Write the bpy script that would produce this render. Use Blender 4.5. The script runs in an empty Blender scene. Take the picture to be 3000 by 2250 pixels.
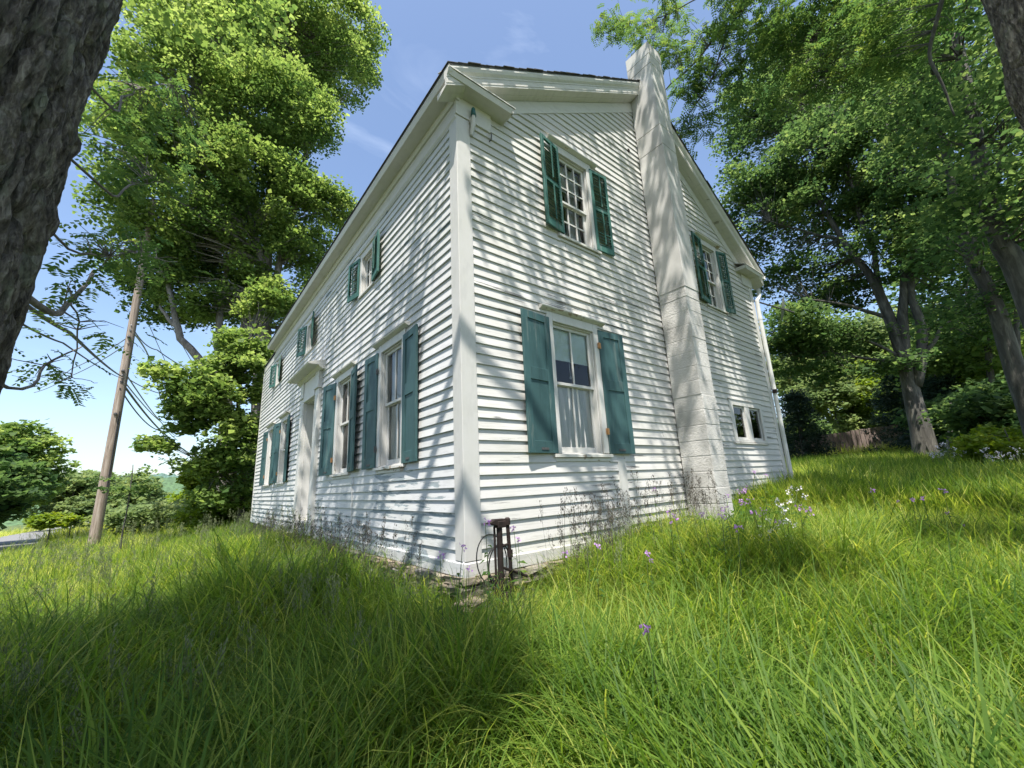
import bpy, math, random
import numpy as np
from mathutils import Vector, Matrix, noise
C = bpy.context
S = C.scene
random.seed(7)
rng = np.random.default_rng(11)
PI = math.pi

# ------------------------------------------------------------------ camera
F_PX, W_PX, H_PX = 1224.327, 3000, 2250
CAM = np.array([-2.09814, -3.34668, 0.74746])

def cam_rows():
    y, p, r = 0.681462464, 0.233714200, -0.0486749015
    f = np.array([math.sin(y)*math.cos(p), math.cos(y)*math.cos(p), math.sin(p)])
    rt = np.array([math.cos(y), -math.sin(y), 0.0])
    u = np.cross(rt, f)
    c, s = math.cos(r), math.sin(r)
    return np.array([c*rt+s*u, -s*rt+c*u, f])

RC = cam_rows()
cd = bpy.data.cameras.new('camera')
cam = bpy.data.objects.new('camera', cd)
S.collection.objects.link(cam)
cd.sensor_width = 36
cd.lens = F_PX/W_PX*36
cd.clip_start = 0.05
cd.clip_end = 3000
m = Matrix.Identity(4)
for i in range(3):
    m[i][0], m[i][1], m[i][2], m[i][3] = RC[0][i], RC[1][i], -RC[2][i], CAM[i]
cam.matrix_world = m
S.camera = cam

def ray(u, v):
    return RC.T @ np.array([(u-W_PX/2)/F_PX, -(v-H_PX/2)/F_PX, 1.0])

def at(u, v, d):
    """world point seen at survey pixel (u, v), d metres away horizontally"""
    r = ray(u, v)
    return CAM + r*(d/math.hypot(r[0], r[1]))

def onplane(u, v, axis, val):
    r = ray(u, v)
    return CAM + r*((val-CAM[axis])/r[axis])

# ------------------------------------------------------------------ light
SUN = Vector((-0.9, -1.0, 2.9)).normalized()
elev = math.asin(SUN.z)
azim = math.atan2(SUN.x, SUN.y)
w = bpy.data.worlds.new('World')
S.world = w
w.use_nodes = True
nt = w.node_tree
nt.nodes.clear()
out = nt.nodes.new('ShaderNodeOutputWorld')
bg = nt.nodes.new('ShaderNodeBackground')
bg.inputs['Strength'].default_value = 0.11
sky = nt.nodes.new('ShaderNodeTexSky')
sky.sky_type = 'NISHITA'
sky.sun_disc = False
sky.sun_elevation = elev
sky.sun_rotation = azim
sky.air_density = 1.0
sky.dust_density = 1.8
sky.ozone_density = 1.4
sky.altitude = 150
# thin cirrus: mixes the clear sky towards cloud white
tc = nt.nodes.new('ShaderNodeTexCoord')
mp = nt.nodes.new('ShaderNodeMapping')
mp.inputs['Scale'].default_value = (1.2, 2.6, 3.5)
mp.inputs['Rotation'].default_value = (0.2, 0.3, 0.6)
nz = nt.nodes.new('ShaderNodeTexNoise')
nz.inputs['Scale'].default_value = 1.7
nz.inputs['Detail'].default_value = 6
nz.inputs['Roughness'].default_value = 0.55
nz.inputs['Distortion'].default_value = 0.6
cr = nt.nodes.new('ShaderNodeValToRGB')
cr.color_ramp.elements[0].position = 0.52
cr.color_ramp.elements[0].color = (0, 0, 0, 1)
cr.color_ramp.elements[1].position = 0.85
cr.color_ramp.elements[1].color = (0.28, 0.28, 0.28, 1)
mx = nt.nodes.new('ShaderNodeMixRGB')
mx.inputs['Color2'].default_value = (6.0, 6.6, 7.6, 1)
nt.links.new(tc.outputs['Generated'], mp.inputs['Vector'])
nt.links.new(mp.outputs['Vector'], nz.inputs['Vector'])
nt.links.new(nz.outputs['Fac'], cr.inputs['Fac'])
nt.links.new(cr.outputs['Color'], mx.inputs['Fac'])
nt.links.new(sky.outputs['Color'], mx.inputs['Color1'])
nt.links.new(mx.outputs['Color'], bg.inputs['Color'])
nt.links.new(bg.outputs['Background'], out.inputs['Surface'])

sl = bpy.data.lights.new('sun', 'SUN')
sl.energy = 3.8
sl.angle = math.radians(0.53)
sl.color = (1.0, 0.95, 0.88)
so = bpy.data.objects.new('sun', sl)
S.collection.objects.link(so)
so.rotation_euler = SUN.to_track_quat('Z', 'Y').to_euler()

vs = S.view_settings
vs.view_transform = 'Standard'
vs.look = 'None'
vs.gamma = 1
vs.use_curve_mapping = False
vs.exposure = 1.36
S.cycles.max_bounces = 6
S.cycles.diffuse_bounces = 3
S.cycles.glossy_bounces = 2
S.cycles.transmission_bounces = 3
S.cycles.transparent_max_bounces = 8
S.cycles.sample_clamp_indirect = 6
S.cycles.use_denoising = True

# ------------------------------------------------------------------ helpers
def link(o, parent=None):
    S.collection.objects.link(o)
    if parent is not None:
        o.parent = parent
    return o

def tag(o, label=None, cat=None, group=None, kind=None):
    if label: o['label'] = label
    if cat: o['category'] = cat
    if group: o['group'] = group
    if kind: o['kind'] = kind
    return o

def empty(name, loc=(0, 0, 0), rz=0.0, parent=None):
    o = bpy.data.objects.new(name, None)
    o.location = loc
    o.rotation_euler = (0, 0, rz)
    o.empty_display_size = 0.2
    return link(o, parent)

class MB:
    def __init__(self):
        self.v = []; self.f = []
    def add(self, vs, fs):
        b = len(self.v)
        self.v += [tuple(map(float, p)) for p in vs]
        self.f += [tuple(b+i for i in f) for f in fs]
        return self
    def box(self, x0, x1, y0, y1, z0, z1):
        vs = [(x, y, z) for z in (z0, z1) for y in (y0, y1) for x in (x0, x1)]
        return self.add(vs, [(0, 2, 3, 1), (4, 5, 7, 6), (0, 1, 5, 4), (2, 6, 7, 3), (0, 4, 6, 2), (1, 3, 7, 5)])
    def prism(self, prof, ax, t0, t1):
        """profile (list of 2D) extruded along axis ax; prof coords fill the other two axes in order"""
        n = len(prof); vs = []
        for t in (t0, t1):
            for p in prof:
                q = list(p); q.insert(ax, t); vs.append(q)
        fs = [tuple(range(n-1, -1, -1)), tuple(range(n, 2*n))]
        fs += [(i, (i+1) % n, n+(i+1) % n, n+i) for i in range(n)]
        return self.add(vs, fs)
    def sweep(self, prof, p0, p1, a, b):
        """profile (s,t) swept from p0 to p1 with axes a, b"""
        p0, p1, a, b = map(np.array, (p0, p1, a, b)); n = len(prof)
        vs = [p+s*a+t*b for p in (p0, p1) for s, t in prof]
        fs = [tuple(range(n-1, -1, -1)), tuple(range(n, 2*n))]
        fs += [(i, (i+1) % n, n+(i+1) % n, n+i) for i in range(n)]
        return self.add(vs, fs)
    def tube(self, pts, rad, n=8, cap=True):
        pts = [np.array(p, float) for p in pts]
        if not hasattr(rad, '__len__'): rad = [rad]*len(pts)
        up = np.array([0.13, 0.27, 0.95]); vs = []; L = len(pts)
        for i, p in enumerate(pts):
            t = pts[min(i+1, L-1)]-pts[max(i-1, 0)]
            t = t/(np.linalg.norm(t)+1e-9)
            a = np.cross(t, up)
            if np.linalg.norm(a) < 0.1: a = np.cross(t, [1, 0, 0])
            a /= np.linalg.norm(a); b = np.cross(t, a); up = np.cross(a, t)
            for k in range(n):
                th = 2*PI*k/n
                vs.append(p+rad[i]*(math.cos(th)*a+math.sin(th)*b))
        fs = []
        for i in range(L-1):
            for k in range(n):
                fs.append((i*n+k, i*n+(k+1) % n, (i+1)*n+(k+1) % n, (i+1)*n+k))
        if cap:
            fs.append(tuple(range(n-1, -1, -1)))
            fs.append(tuple(range((L-1)*n, L*n)))
        return self.add(vs, fs)
    def mesh(self, name, mat, smooth=False):
        me = bpy.data.meshes.new(name)
        me.from_pydata(self.v, [], self.f)
        if mat: me.materials.append(mat)
        if smooth: me.shade_smooth()
        me.update()
        return me
    def build(self, name, mat, parent=None, bevel=0, smooth=False, loc=None, rz=0):
        o = bpy.data.objects.new(name, self.mesh(name, mat, smooth))
        if bevel:
            bv = o.modifiers.new('edge', 'BEVEL'); bv.width = bevel; bv.segments = 1
            bv.limit_method = 'ANGLE'
        if loc is not None: o.location = loc
        if rz: o.rotation_euler = (0, 0, rz)
        return link(o, parent)

def inst(name, me, parent=None, loc=(0, 0, 0), rot=(0, 0, 0), sc=(1, 1, 1)):
    o = bpy.data.objects.new(name, me)
    o.location = loc; o.rotation_euler = rot; o.scale = sc
    return link(o, parent)

def quads_mesh(name, V, mat, tone=None):
    """V: (n,4,3) array -> mesh of n quads, fast"""
    n = len(V)
    me = bpy.data.meshes.new(name)
    me.vertices.add(4*n); me.vertices.foreach_set('co', V.reshape(-1).astype(np.float32))
    me.loops.add(4*n); me.loops.foreach_set('vertex_index', np.arange(4*n, dtype=np.int32))
    me.polygons.add(n)
    me.polygons.foreach_set('loop_start', np.arange(0, 4*n, 4, dtype=np.int32))
    if tone is not None:
        at_ = me.attributes.new('tone', 'FLOAT', 'POINT')
        at_.data.foreach_set('value', np.repeat(tone, 4).astype(np.float32))
    me.materials.append(mat)
    me.update(calc_edges=True)
    return me

# ------------------------------------------------------------------ materials
def newmat(name):
    mt = bpy.data.materials.new(name); mt.use_nodes = True
    n = mt.node_tree; n.nodes.clear()
    o = n.nodes.new('ShaderNodeOutputMaterial')
    p = n.nodes.new('ShaderNodeBsdfPrincipled')
    n.links.new(p.outputs[0], o.inputs['Surface'])
    return mt, n, p, o

def nd(n, t, **kw):
    x = n.nodes.new(t)
    for k, v in kw.items():
        if k in x.inputs: x.inputs[k].default_value = v
        else: setattr(x, k, v)
    return x

def ramp(n, stops):
    r = n.nodes.new('ShaderNodeValToRGB'); e = r.color_ramp.elements
    while len(e) < len(stops): e.new(0.5)
    for i, (p, c) in enumerate(stops):
        e[i].position = p
        e[i].color = (*c, 1) if len(c) == 3 else c
    return r

def G(v): return (v, v, v)

def wpos(n, scale):
    g = n.nodes.new('ShaderNodeNewGeometry')
    mpn = n.nodes.new('ShaderNodeMapping'); mpn.inputs['Scale'].default_value = scale
    n.links.new(g.outputs['Position'], mpn.inputs['Vector'])
    return mpn.outputs['Vector']

def simple(name, col, rough=0.6, metal=0.0, var=0.12, scale=8.0, bump=0.0, spec=0.4):
    mt, n, p, o = newmat(name)
    v = wpos(n, (1, 1, 1))
    t = nd(n, 'ShaderNodeTexNoise', Scale=scale, Detail=5.0)
    n.links.new(v, t.inputs['Vector'])
    a = tuple(c*(1-var) for c in col); b = tuple(min(1, c*(1+var)) for c in col)
    r = ramp(n, [(0.3, a), (0.7, b)])
    n.links.new(t.outputs['Fac'], r.inputs['Fac'])
    n.links.new(r.outputs['Color'], p.inputs['Base Color'])
    p.inputs['Roughness'].default_value = rough
    p.inputs['Metallic'].default_value = metal
    p.inputs['Specular IOR Level'].default_value = spec
    if bump:
        b_ = nd(n, 'ShaderNodeBump', Strength=bump, Distance=0.01)
        n.links.new(t.outputs['Fac'], b_.inputs['Height'])
        n.links.new(b_.outputs[0], p.inputs['Normal'])
    return mt

def paint_mat(name, paint, wood, along, peel=0.62, rough=0.55, dirt=(0.42, 0.43, 0.36), low=False, var=0.07, wear=1.0):
    """weathered paint: peeled patches show wood; faint streaks and dirt. along = stretch of grain (world axes)"""
    mt, n, p, o = newmat(name)
    L = n.links
    oi = n.nodes.new('ShaderNodeObjectInfo')
    # per board tone
    rr = ramp(n, [(0, tuple(c*(1-var) for c in paint)), (1, tuple(min(1, c*(1+var*0.5)) for c in paint))])
    L.new(oi.outputs['Random'], rr.inputs['Fac'])
    # grime
    g1 = nd(n, 'ShaderNodeTexNoise', Scale=1.0, Detail=8.0, Roughness=0.65)
    L.new(wpos(n, (1.3, 1.3, 2.4)), g1.inputs['Vector'])
    gr = ramp(n, [(0.42, G(0)), (0.8, G(0.55*wear))])
    L.new(g1.outputs['Fac'], gr.inputs['Fac'])
    m1 = nd(n, 'ShaderNodeMixRGB', blend_type='MULTIPLY'); m1.inputs['Color2'].default_value = (*[min(1, d*1.9) for d in dirt], 1)
    L.new(gr.outputs['Color'], m1.inputs['Fac']); L.new(rr.outputs['Color'], m1.inputs['Color1'])
    # fine grain streaks
    g2 = nd(n, 'ShaderNodeTexNoise', Scale=1.0, Detail=6.0, Roughness=0.6)
    L.new(wpos(n, along), g2.inputs['Vector'])
    g2r = ramp(n, [(0.36, G(0.80)), (0.5, G(1.0))])
    L.new(g2.outputs['Fac'], g2r.inputs['Fac'])
    m2 = nd(n, 'ShaderNodeMixRGB', blend_type='MULTIPLY'); m2.inputs['Fac'].default_value = 0.55*wear
    L.new(m1.outputs[0], m2.inputs['Color1']); L.new(g2r.outputs['Color'], m2.inputs['Color2'])
    # peel mask
    pn = nd(n, 'ShaderNodeTexNoise', Scale=1.0, Detail=10.0, Roughness=0.62, Distortion=0.25)
    L.new(wpos(n, tuple(a*0.35 for a in along)), pn.inputs['Vector'])
    pz = nd(n, 'ShaderNodeTexNoise', Scale=0.9, Detail=2.0)
    L.new(wpos(n, (1, 1, 1)), pz.inputs['Vector'])
    ad = nd(n, 'ShaderNodeMath', operation='MULTIPLY_ADD'); ad.inputs[1].default_value = 0.35
    L.new(pz.outputs['Fac'], ad.inputs[0]); L.new(pn.outputs['Fac'], ad.inputs[2])
    src = ad.outputs[0]
    if low:   # more peeling low on the wall, where rain splashes
        ge = n.nodes.new('ShaderNodeNewGeometry'); sx = n.nodes.new('ShaderNodeSeparateXYZ')
        L.new(ge.outputs['Position'], sx.inputs[0])
        mr = nd(n, 'ShaderNodeMapRange'); mr.inputs['From Min'].default_value = 0.0; mr.inputs['From Max'].default_value = 1.1
        mr.inputs['To Min'].default_value = 0.13; mr.inputs['To Max'].default_value = 0.0
        L.new(sx.outputs['Z'], mr.inputs['Value'])
        a2 = nd(n, 'ShaderNodeMath', operation='ADD'); L.new(src, a2.inputs[0]); L.new(mr.outputs[0], a2.inputs[1]); src = a2.outputs[0]
    pr = ramp(n, [(min(0.98, peel+0.17), G(0)), (min(1.0, peel+0.185), G(1))])
    L.new(src, pr.inputs['Fac'])
    wd = ramp(n, [(0.3, tuple(c*0.6 for c in wood)), (0.7, wood)])
    L.new(g2.outputs['Fac'], wd.inputs['Fac'])
    m3 = nd(n, 'ShaderNodeMixRGB')
    L.new(pr.outputs['Color'], m3.inputs['Fac']); L.new(m2.outputs[0], m3.inputs['Color1']); L.new(wd.outputs['Color'], m3.inputs['Color2'])
    L.new(m3.outputs[0], p.inputs['Base Color'])
    p.inputs['Roughness'].default_value = rough
    p.inputs['Specular IOR Level'].default_value = 0.3
    # relief
    sb = nd(n, 'ShaderNodeMath', operation='SUBTRACT'); L.new(g2r.outputs['Color'], sb.inputs[0]); L.new(pr.outputs['Color'], sb.inputs[1])
    b_ = nd(n, 'ShaderNodeBump', Strength=0.5, Distance=0.003)
    L.new(sb.outputs[0], b_.inputs['Height']); L.new(b_.outputs[0], p.inputs['Normal'])
    return mt

WH = (0.55, 0.538, 0.515)
WOOD = (0.24, 0.235, 0.225)
M = {}
M['clap_gable'] = paint_mat('clapboard_paint_gable', WH, WOOD, (2.5, 20, 60), peel=0.645)
M['clap_front'] = paint_mat('clapboard_paint_front', (0.535, 0.537, 0.535), (0.31, 0.355, 0.37), (16, 5, 34), peel=0.63, low=True)
M['trim'] = paint_mat('trim_paint', (0.55, 0.54, 0.515), (0.36, 0.34, 0.30), (14, 14, 5), peel=0.69, wear=0.6)
M['trim_h'] = paint_mat('cornice_paint', (0.545, 0.53, 0.495), (0.34, 0.32, 0.27), (6, 6, 24), peel=0.73, wear=0.8)
M['sill'] = paint_mat('sill_paint', (0.58, 0.565, 0.53), (0.42, 0.34, 0.27), (12, 12, 30), peel=0.60)
M['teal'] = paint_mat('shutter_paint', (0.043, 0.098, 0.100), (0.10, 0.155, 0.15), (40, 40, 3.5), peel=0.605, rough=0.55, dirt=(0.36, 0.38, 0.38), wear=1.5, var=0.14)
M['teal_old'] = paint_mat('louvre_paint', (0.050, 0.138, 0.115), (0.16, 0.23, 0.205), (40, 40, 4), peel=0.60, rough=0.6, dirt=(0.3, 0.36, 0.33), wear=1.5, var=0.2)
M['block'] = None
M['iron'] = simple('rusty_iron', (0.018, 0.011, 0.009), 0.75, 0.2, 0.5, 18, 0.4)
M['rubber'] = simple('black_rubber', (0.015, 0.015, 0.015), 0.6)
M['brass'] = simple('tarnished_brass', (0.42, 0.22, 0.09), 0.45, 0.6, 0.3, 60)
M['oldiron'] = simple('old_iron', (0.10, 0.10, 0.10), 0.6, 0.5, 0.3, 60)
M['shingle'] = simple('roof_shingle', (0.055, 0.053, 0.05), 0.9, 0, 0.35, 14, 0.3)
M['curtain'] = None
M['blind'] = simple('roller_blind', (0.60, 0.68, 0.63), 0.8, 0, 0.1, 4)
M['inside'] = simple('unlit_room_dark', (0.045, 0.04, 0.035), 0.9)  # near-black colour makes the rooms look unlit
M['wire'] = simple('cable_black', (0.03, 0.03, 0.032), 0.5)
M['wire_grey'] = simple('cable_grey', (0.22, 0.23, 0.25), 0.5)
M['gutter'] = simple('white_gutter', (0.58, 0.58, 0.55), 0.4, 0, 0.08, 5)
M['dish'] = simple('dish_grey', (0.17, 0.19, 0.14), 0.6, 0, 0.2, 5)
M['ceramic'] = simple('teal_glass_insulator', (0.02, 0.10, 0.10), 0.15)

def cloth_mat():
    mt, n, p, o = newmat('curtain_cloth')
    p.inputs['Base Color'].default_value = (0.82, 0.80, 0.76, 1)
    p.inputs['Roughness'].default_value = 0.9
    t = nd(n, 'ShaderNodeBsdfTranslucent'); t.inputs['Color'].default_value = (0.6, 0.6, 0.56, 1)
    mxs = nd(n, 'ShaderNodeMixShader'); mxs.inputs[0].default_value = 0.35
    n.links.new(p.outputs[0], mxs.inputs[1]); n.links.new(t.outputs[0], mxs.inputs[2]); n.links.new(mxs.outputs[0], o.inputs['Surface'])
    return mt
M['curtain'] = cloth_mat()

def glass_mat():
    mt, n, p, o = newmat('old_window_glass')
    n.nodes.remove(p)
    tr = nd(n, 'ShaderNodeBsdfTransparent'); tr.inputs['Color'].default_value = (0.94, 0.96, 0.95, 1)
    gl = nd(n, 'ShaderNodeBsdfGlossy'); gl.inputs['Roughness'].default_value = 0.01
    fr = nd(n, 'ShaderNodeFresnel'); fr.inputs['IOR'].default_value = 1.5
    t = nd(n, 'ShaderNodeTexNoise', Scale=2.2, Detail=1.0)
    n.links.new(wpos(n, (1, 1, 1)), t.inputs['Vector'])
    b_ = nd(n, 'ShaderNodeBump', Strength=0.25, Distance=0.02)
    n.links.new(t.outputs['Fac'], b_.inputs['Height']); n.links.new(b_.outputs[0], gl.inputs['Normal'])
    mxs = nd(n, 'ShaderNodeMixShader')
    n.links.new(fr.outputs[0], mxs.inputs[0]); n.links.new(tr.outputs[0], mxs.inputs[1]); n.links.new(gl.outputs[0], mxs.inputs[2])
    n.links.new(mxs.outputs[0], o.inputs['Surface'])
    return mt
M['glass'] = glass_mat()

def block_mat():
    mt, n, p, o = newmat('whitewashed_block'); L = n.links
    v = wpos(n, (1, 1, 1))
    a = nd(n, 'ShaderNodeTexNoise', Scale=38.0, Detail=4.0, Roughness=0.7)
    b = nd(n, 'ShaderNodeTexNoise', Scale=3.0, Detail=5.0)
    L.new(v, a.inputs['Vector']); L.new(v, b.inputs['Vector'])
    r = ramp(n, [(0.3, (0.37, 0.36, 0.335)), (0.58, (0.54, 0.525, 0.495))]); L.new(b.outputs['Fac'], r.inputs['Fac'])
    pit = ramp(n, [(0.27, G(0.62)), (0.36, G(1))]); L.new(a.outputs['Fac'], pit.inputs['Fac'])
    mm = nd(n, 'ShaderNodeMixRGB', blend_type='MULTIPLY'); mm.inputs['Fac'].default_value = 0.8
    L.new(r.outputs[0], mm.inputs['Color1']); L.new(pit.outputs[0], mm.inputs['Color2'])
    L.new(mm.outputs[0], p.inputs['Base Color']); p.inputs['Roughness'].default_value = 0.85
    b_ = nd(n, 'ShaderNodeBump', Strength=0.9, Distance=0.012); L.new(a.outputs['Fac'], b_.inputs['Height']); L.new(b_.outputs[0], p.inputs['Normal'])
    return mt
M['block'] = block_mat()
M['parge'] = simple('limewashed_render', (0.46, 0.45, 0.425), 0.9, 0, 0.24, 2.2, 0.4)

def stone_mat():
    mt, n, p, o = newmat('field_stone'); L = n.links
    oi = n.nodes.new('ShaderNodeObjectInfo')
    r = ramp(n, [(0, (0.14, 0.125, 0.105)), (0.35, (0.24, 0.20, 0.15)), (0.7, (0.17, 0.165, 0.155)), (1, (0.28, 0.22, 0.16))])
    L.new(oi.outputs['Random'], r.inputs['Fac'])
    a = nd(n, 'ShaderNodeTexNoise', Scale=1.0, Detail=8.0, Roughness=0.65); L.new(wpos(n, (9, 9, 30)), a.inputs['Vector'])
    r2 = ramp(n, [(0.3, G(0.5)), (0.6, G(1.15))]); L.new(a.outputs['Fac'], r2.inputs['Fac'])
    mm = nd(n, 'ShaderNodeMixRGB', blend_type='MULTIPLY'); mm.inputs['Fac'].default_value = 1
    L.new(r.outputs[0], mm.inputs['Color1']); L.new(r2.outputs[0], mm.inputs['Color2'])
    ms = nd(n, 'ShaderNodeTexNoise', Scale=5.0, Detail=4.0); L.new(wpos(n, (1, 1, 1)), ms.inputs['Vector'])
    mr = ramp(n, [(0.58, G(0)), (0.68, G(0.7))]); L.new(ms.outputs['Fac'], mr.inputs['Fac'])
    m2 = nd(n, 'ShaderNodeMixRGB'); m2.inputs['Color2'].default_value = (0.12, 0.14, 0.04, 1)
    L.new(mr.outputs[0], m2.inputs['Fac']); L.new(mm.outputs[0], m2.inputs['Color1'])
    L.new(m2.outputs[0], p.inputs['Base Color']); p.inputs['Roughness'].default_value = 0.9
    b_ = nd(n, 'ShaderNodeBump', Strength=0.9, Distance=0.02); L.new(a.outputs['Fac'], b_.inputs['Height']); L.new(b_.outputs[0], p.inputs['Normal'])
    return mt
M['stone'] = stone_mat()

def leaf_mat(name, c0, c1, c2, trans=0.4, rough=0.45, gloss=0.35, inst_var=False):
    mt, n, p, o = newmat(name); L = n.links
    atn = nd(n, 'ShaderNodeAttribute', attribute_name='tone')
    r = ramp(n, [(0.0, c0), (0.55, c1), (1.0, c2)])
    t = nd(n, 'ShaderNodeTexNoise', Scale=0.55, Detail=3.0); L.new(wpos(n, (1, 1, 1)), t.inputs['Vector'])
    ma = nd(n, 'ShaderNodeMath', operation='MULTIPLY_ADD'); ma.inputs[1].default_value = 1.1; ma.inputs[2].default_value = -0.55
    L.new(t.outputs['Fac'], ma.inputs[0])
    ad = nd(n, 'ShaderNodeMath', operation='ADD', use_clamp=True); L.new(ma.outputs[0], ad.inputs[0]); L.new(atn.outputs['Fac'], ad.inputs[1])
    src = ad.outputs[0]
    if inst_var:
        oi = n.nodes.new('ShaderNodeObjectInfo')
        m3 = nd(n, 'ShaderNodeMath', operation='MULTIPLY_ADD'); m3.inputs[1].default_value = 0.5; m3.inputs[2].default_value = -0.25
        L.new(oi.outputs['Random'], m3.inputs[0])
        a3 = nd(n, 'ShaderNodeMath', operation='ADD', use_clamp=True); L.new(src, a3.inputs[0]); L.new(m3.outputs[0], a3.inputs[1]); src = a3.outputs[0]
    L.new(src, r.inputs['Fac'])
    L.new(r.outputs['Color'], p.inputs['Base Color'])
    p.inputs['Roughness'].default_value = rough+0.12
    p.inputs['Specular IOR Level'].default_value = gloss*0.45
    tl = nd(n, 'ShaderNodeBsdfTranslucent')
    hs = nd(n, 'ShaderNodeHueSaturation'); hs.inputs['Hue'].default_value = 0.485; hs.inputs['Saturation'].default_value = 1.1; hs.inputs['Value'].default_value = 2.0
    L.new(r.outputs['Color'], hs.inputs['Color']); L.new(hs.outputs[0], tl.inputs['Color'])
    mxs = nd(n, 'ShaderNodeMixShader'); mxs.inputs[0].default_value = trans
    L.new(p.outputs[0], mxs.inputs[1]); L.new(tl.outputs[0], mxs.inputs[2]); L.new(mxs.outputs[0], o.inputs['Surface'])
    return mt
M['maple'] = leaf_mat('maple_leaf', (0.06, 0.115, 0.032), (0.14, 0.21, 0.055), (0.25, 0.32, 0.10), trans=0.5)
M['maple_shaded'] = leaf_mat('shaded_maple_leaf', (0.032, 0.070, 0.026), (0.075, 0.132, 0.042), (0.17, 0.235, 0.075), trans=0.5)  # darker copy of the maple leaf, shade put into its colour
M['locust'] = leaf_mat('locust_leaf', (0.04, 0.085, 0.028), (0.08, 0.140, 0.035), (0.16, 0.21, 0.05), trans=0.5)
M['pine'] = leaf_mat('evergreen_needle', (0.016, 0.034, 0.018), (0.03, 0.055, 0.028), (0.055, 0.09, 0.04), trans=0.15)
M['hazed_leaf'] = leaf_mat('haze_paled_leaf', (0.09, 0.14, 0.055), (0.16, 0.22, 0.08), (0.24, 0.28, 0.11))  # distance haze put into the base colour as a paler green
M['bright_leaf'] = leaf_mat('young_leaf', (0.09, 0.15, 0.02), (0.15, 0.22, 0.03), (0.22, 0.26, 0.04))
M['weed'] = leaf_mat('weed_leaf', (0.03, 0.075, 0.02), (0.06, 0.125, 0.03), (0.12, 0.18, 0.04), inst_var=True)
M['grass'] = leaf_mat('grass_blade', (0.050, 0.110, 0.018), (0.140, 0.225, 0.035), (0.34, 0.37, 0.08), trans=0.5, rough=0.4, gloss=0.4, inst_var=True)
M['grass_sunlit'] = leaf_mat('grass_blade_sunlit', (0.19, 0.26, 0.04), (0.36, 0.41, 0.08), (0.55, 0.54, 0.20), trans=0.5, rough=0.45, gloss=0.4, inst_var=True)  # yellower, brighter copy of the blade, sunlight put into its colour
M['seed'] = leaf_mat('grass_seed_head', (0.08, 0.10, 0.05), (0.14, 0.17, 0.08), (0.24, 0.26, 0.14), trans=0.2, inst_var=True)
M['seed_dark'] = leaf_mat('dark_seed_head', (0.035, 0.035, 0.03), (0.06, 0.055, 0.045), (0.10, 0.09, 0.07), trans=0.1, inst_var=True)
M['purple'] = leaf_mat('violet_petal', (0.38, 0.16, 0.48), (0.46, 0.23, 0.56), (0.55, 0.34, 0.62), trans=0.3)
M['pale'] = leaf_mat('pale_petal', (0.62, 0.56, 0.68), (0.74, 0.70, 0.76), (0.80, 0.78, 0.80), trans=0.25)
M['straw'] = leaf_mat('dead_straw', (0.20, 0.16, 0.08), (0.32, 0.26, 0.14), (0.45, 0.38, 0.22), trans=0.3, inst_var=True)
M['stem'] = simple('weed_stem', (0.06, 0.09, 0.03), 0.6)

def bark_mat(name, c0, c1, c2, sc=(9, 9, 1.6), bump=1.0, dist=0.03):
    mt, n, p, o = newmat(name); L = n.links
    a = nd(n, 'ShaderNodeTexNoise', Scale=1.0, Detail=9.0, Roughness=0.68, Distortion=0.4)
    L.new(wpos(n, sc), a.inputs['Vector'])
    r = ramp(n, [(0.33, c0), (0.5, c1), (0.68, c2)]); L.new(a.outputs['Fac'], r.inputs['Fac'])
    L.new(r.outputs[0], p.inputs['Base Color']); p.inputs['Roughness'].default_value = 0.9
    b_ = nd(n, 'ShaderNodeBump', Strength=bump, Distance=dist); L.new(a.outputs['Fac'], b_.inputs['Height']); L.new(b_.outputs[0], p.inputs['Normal'])
    return mt
M['bark'] = bark_mat('maple_bark', (0.03, 0.027, 0.022), (0.068, 0.064, 0.055), (0.15, 0.142, 0.12))
M['bark_near'] = bark_mat('furrowed_bark', (0.035, 0.028, 0.022), (0.125, 0.105, 0.085), (0.30, 0.27, 0.22), sc=(42, 42, 13), bump=1.0, dist=0.02)
def lichen(mt):
    n = mt.node_tree; p = n.nodes['Principled BSDF']; L = n.links
    src = p.inputs['Base Color'].links[0].from_socket
    t = nd(n, 'ShaderNodeTexNoise', Scale=7.0, Detail=8.0, Roughness=0.7); L.new(wpos(n, (1, 1, 0.6)), t.inputs['Vector'])
    r = ramp(n, [(0.52, G(0)), (0.66, G(0.75))]); L.new(t.outputs['Fac'], r.inputs['Fac'])
    m_ = nd(n, 'ShaderNodeMixRGB'); m_.inputs['Color2'].default_value = (0.20, 0.21, 0.15, 1)
    L.new(r.outputs[0], m_.inputs['Fac']); L.new(src, m_.inputs['Color1']); L.new(m_.outputs[0], p.inputs['Base Color'])
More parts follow.
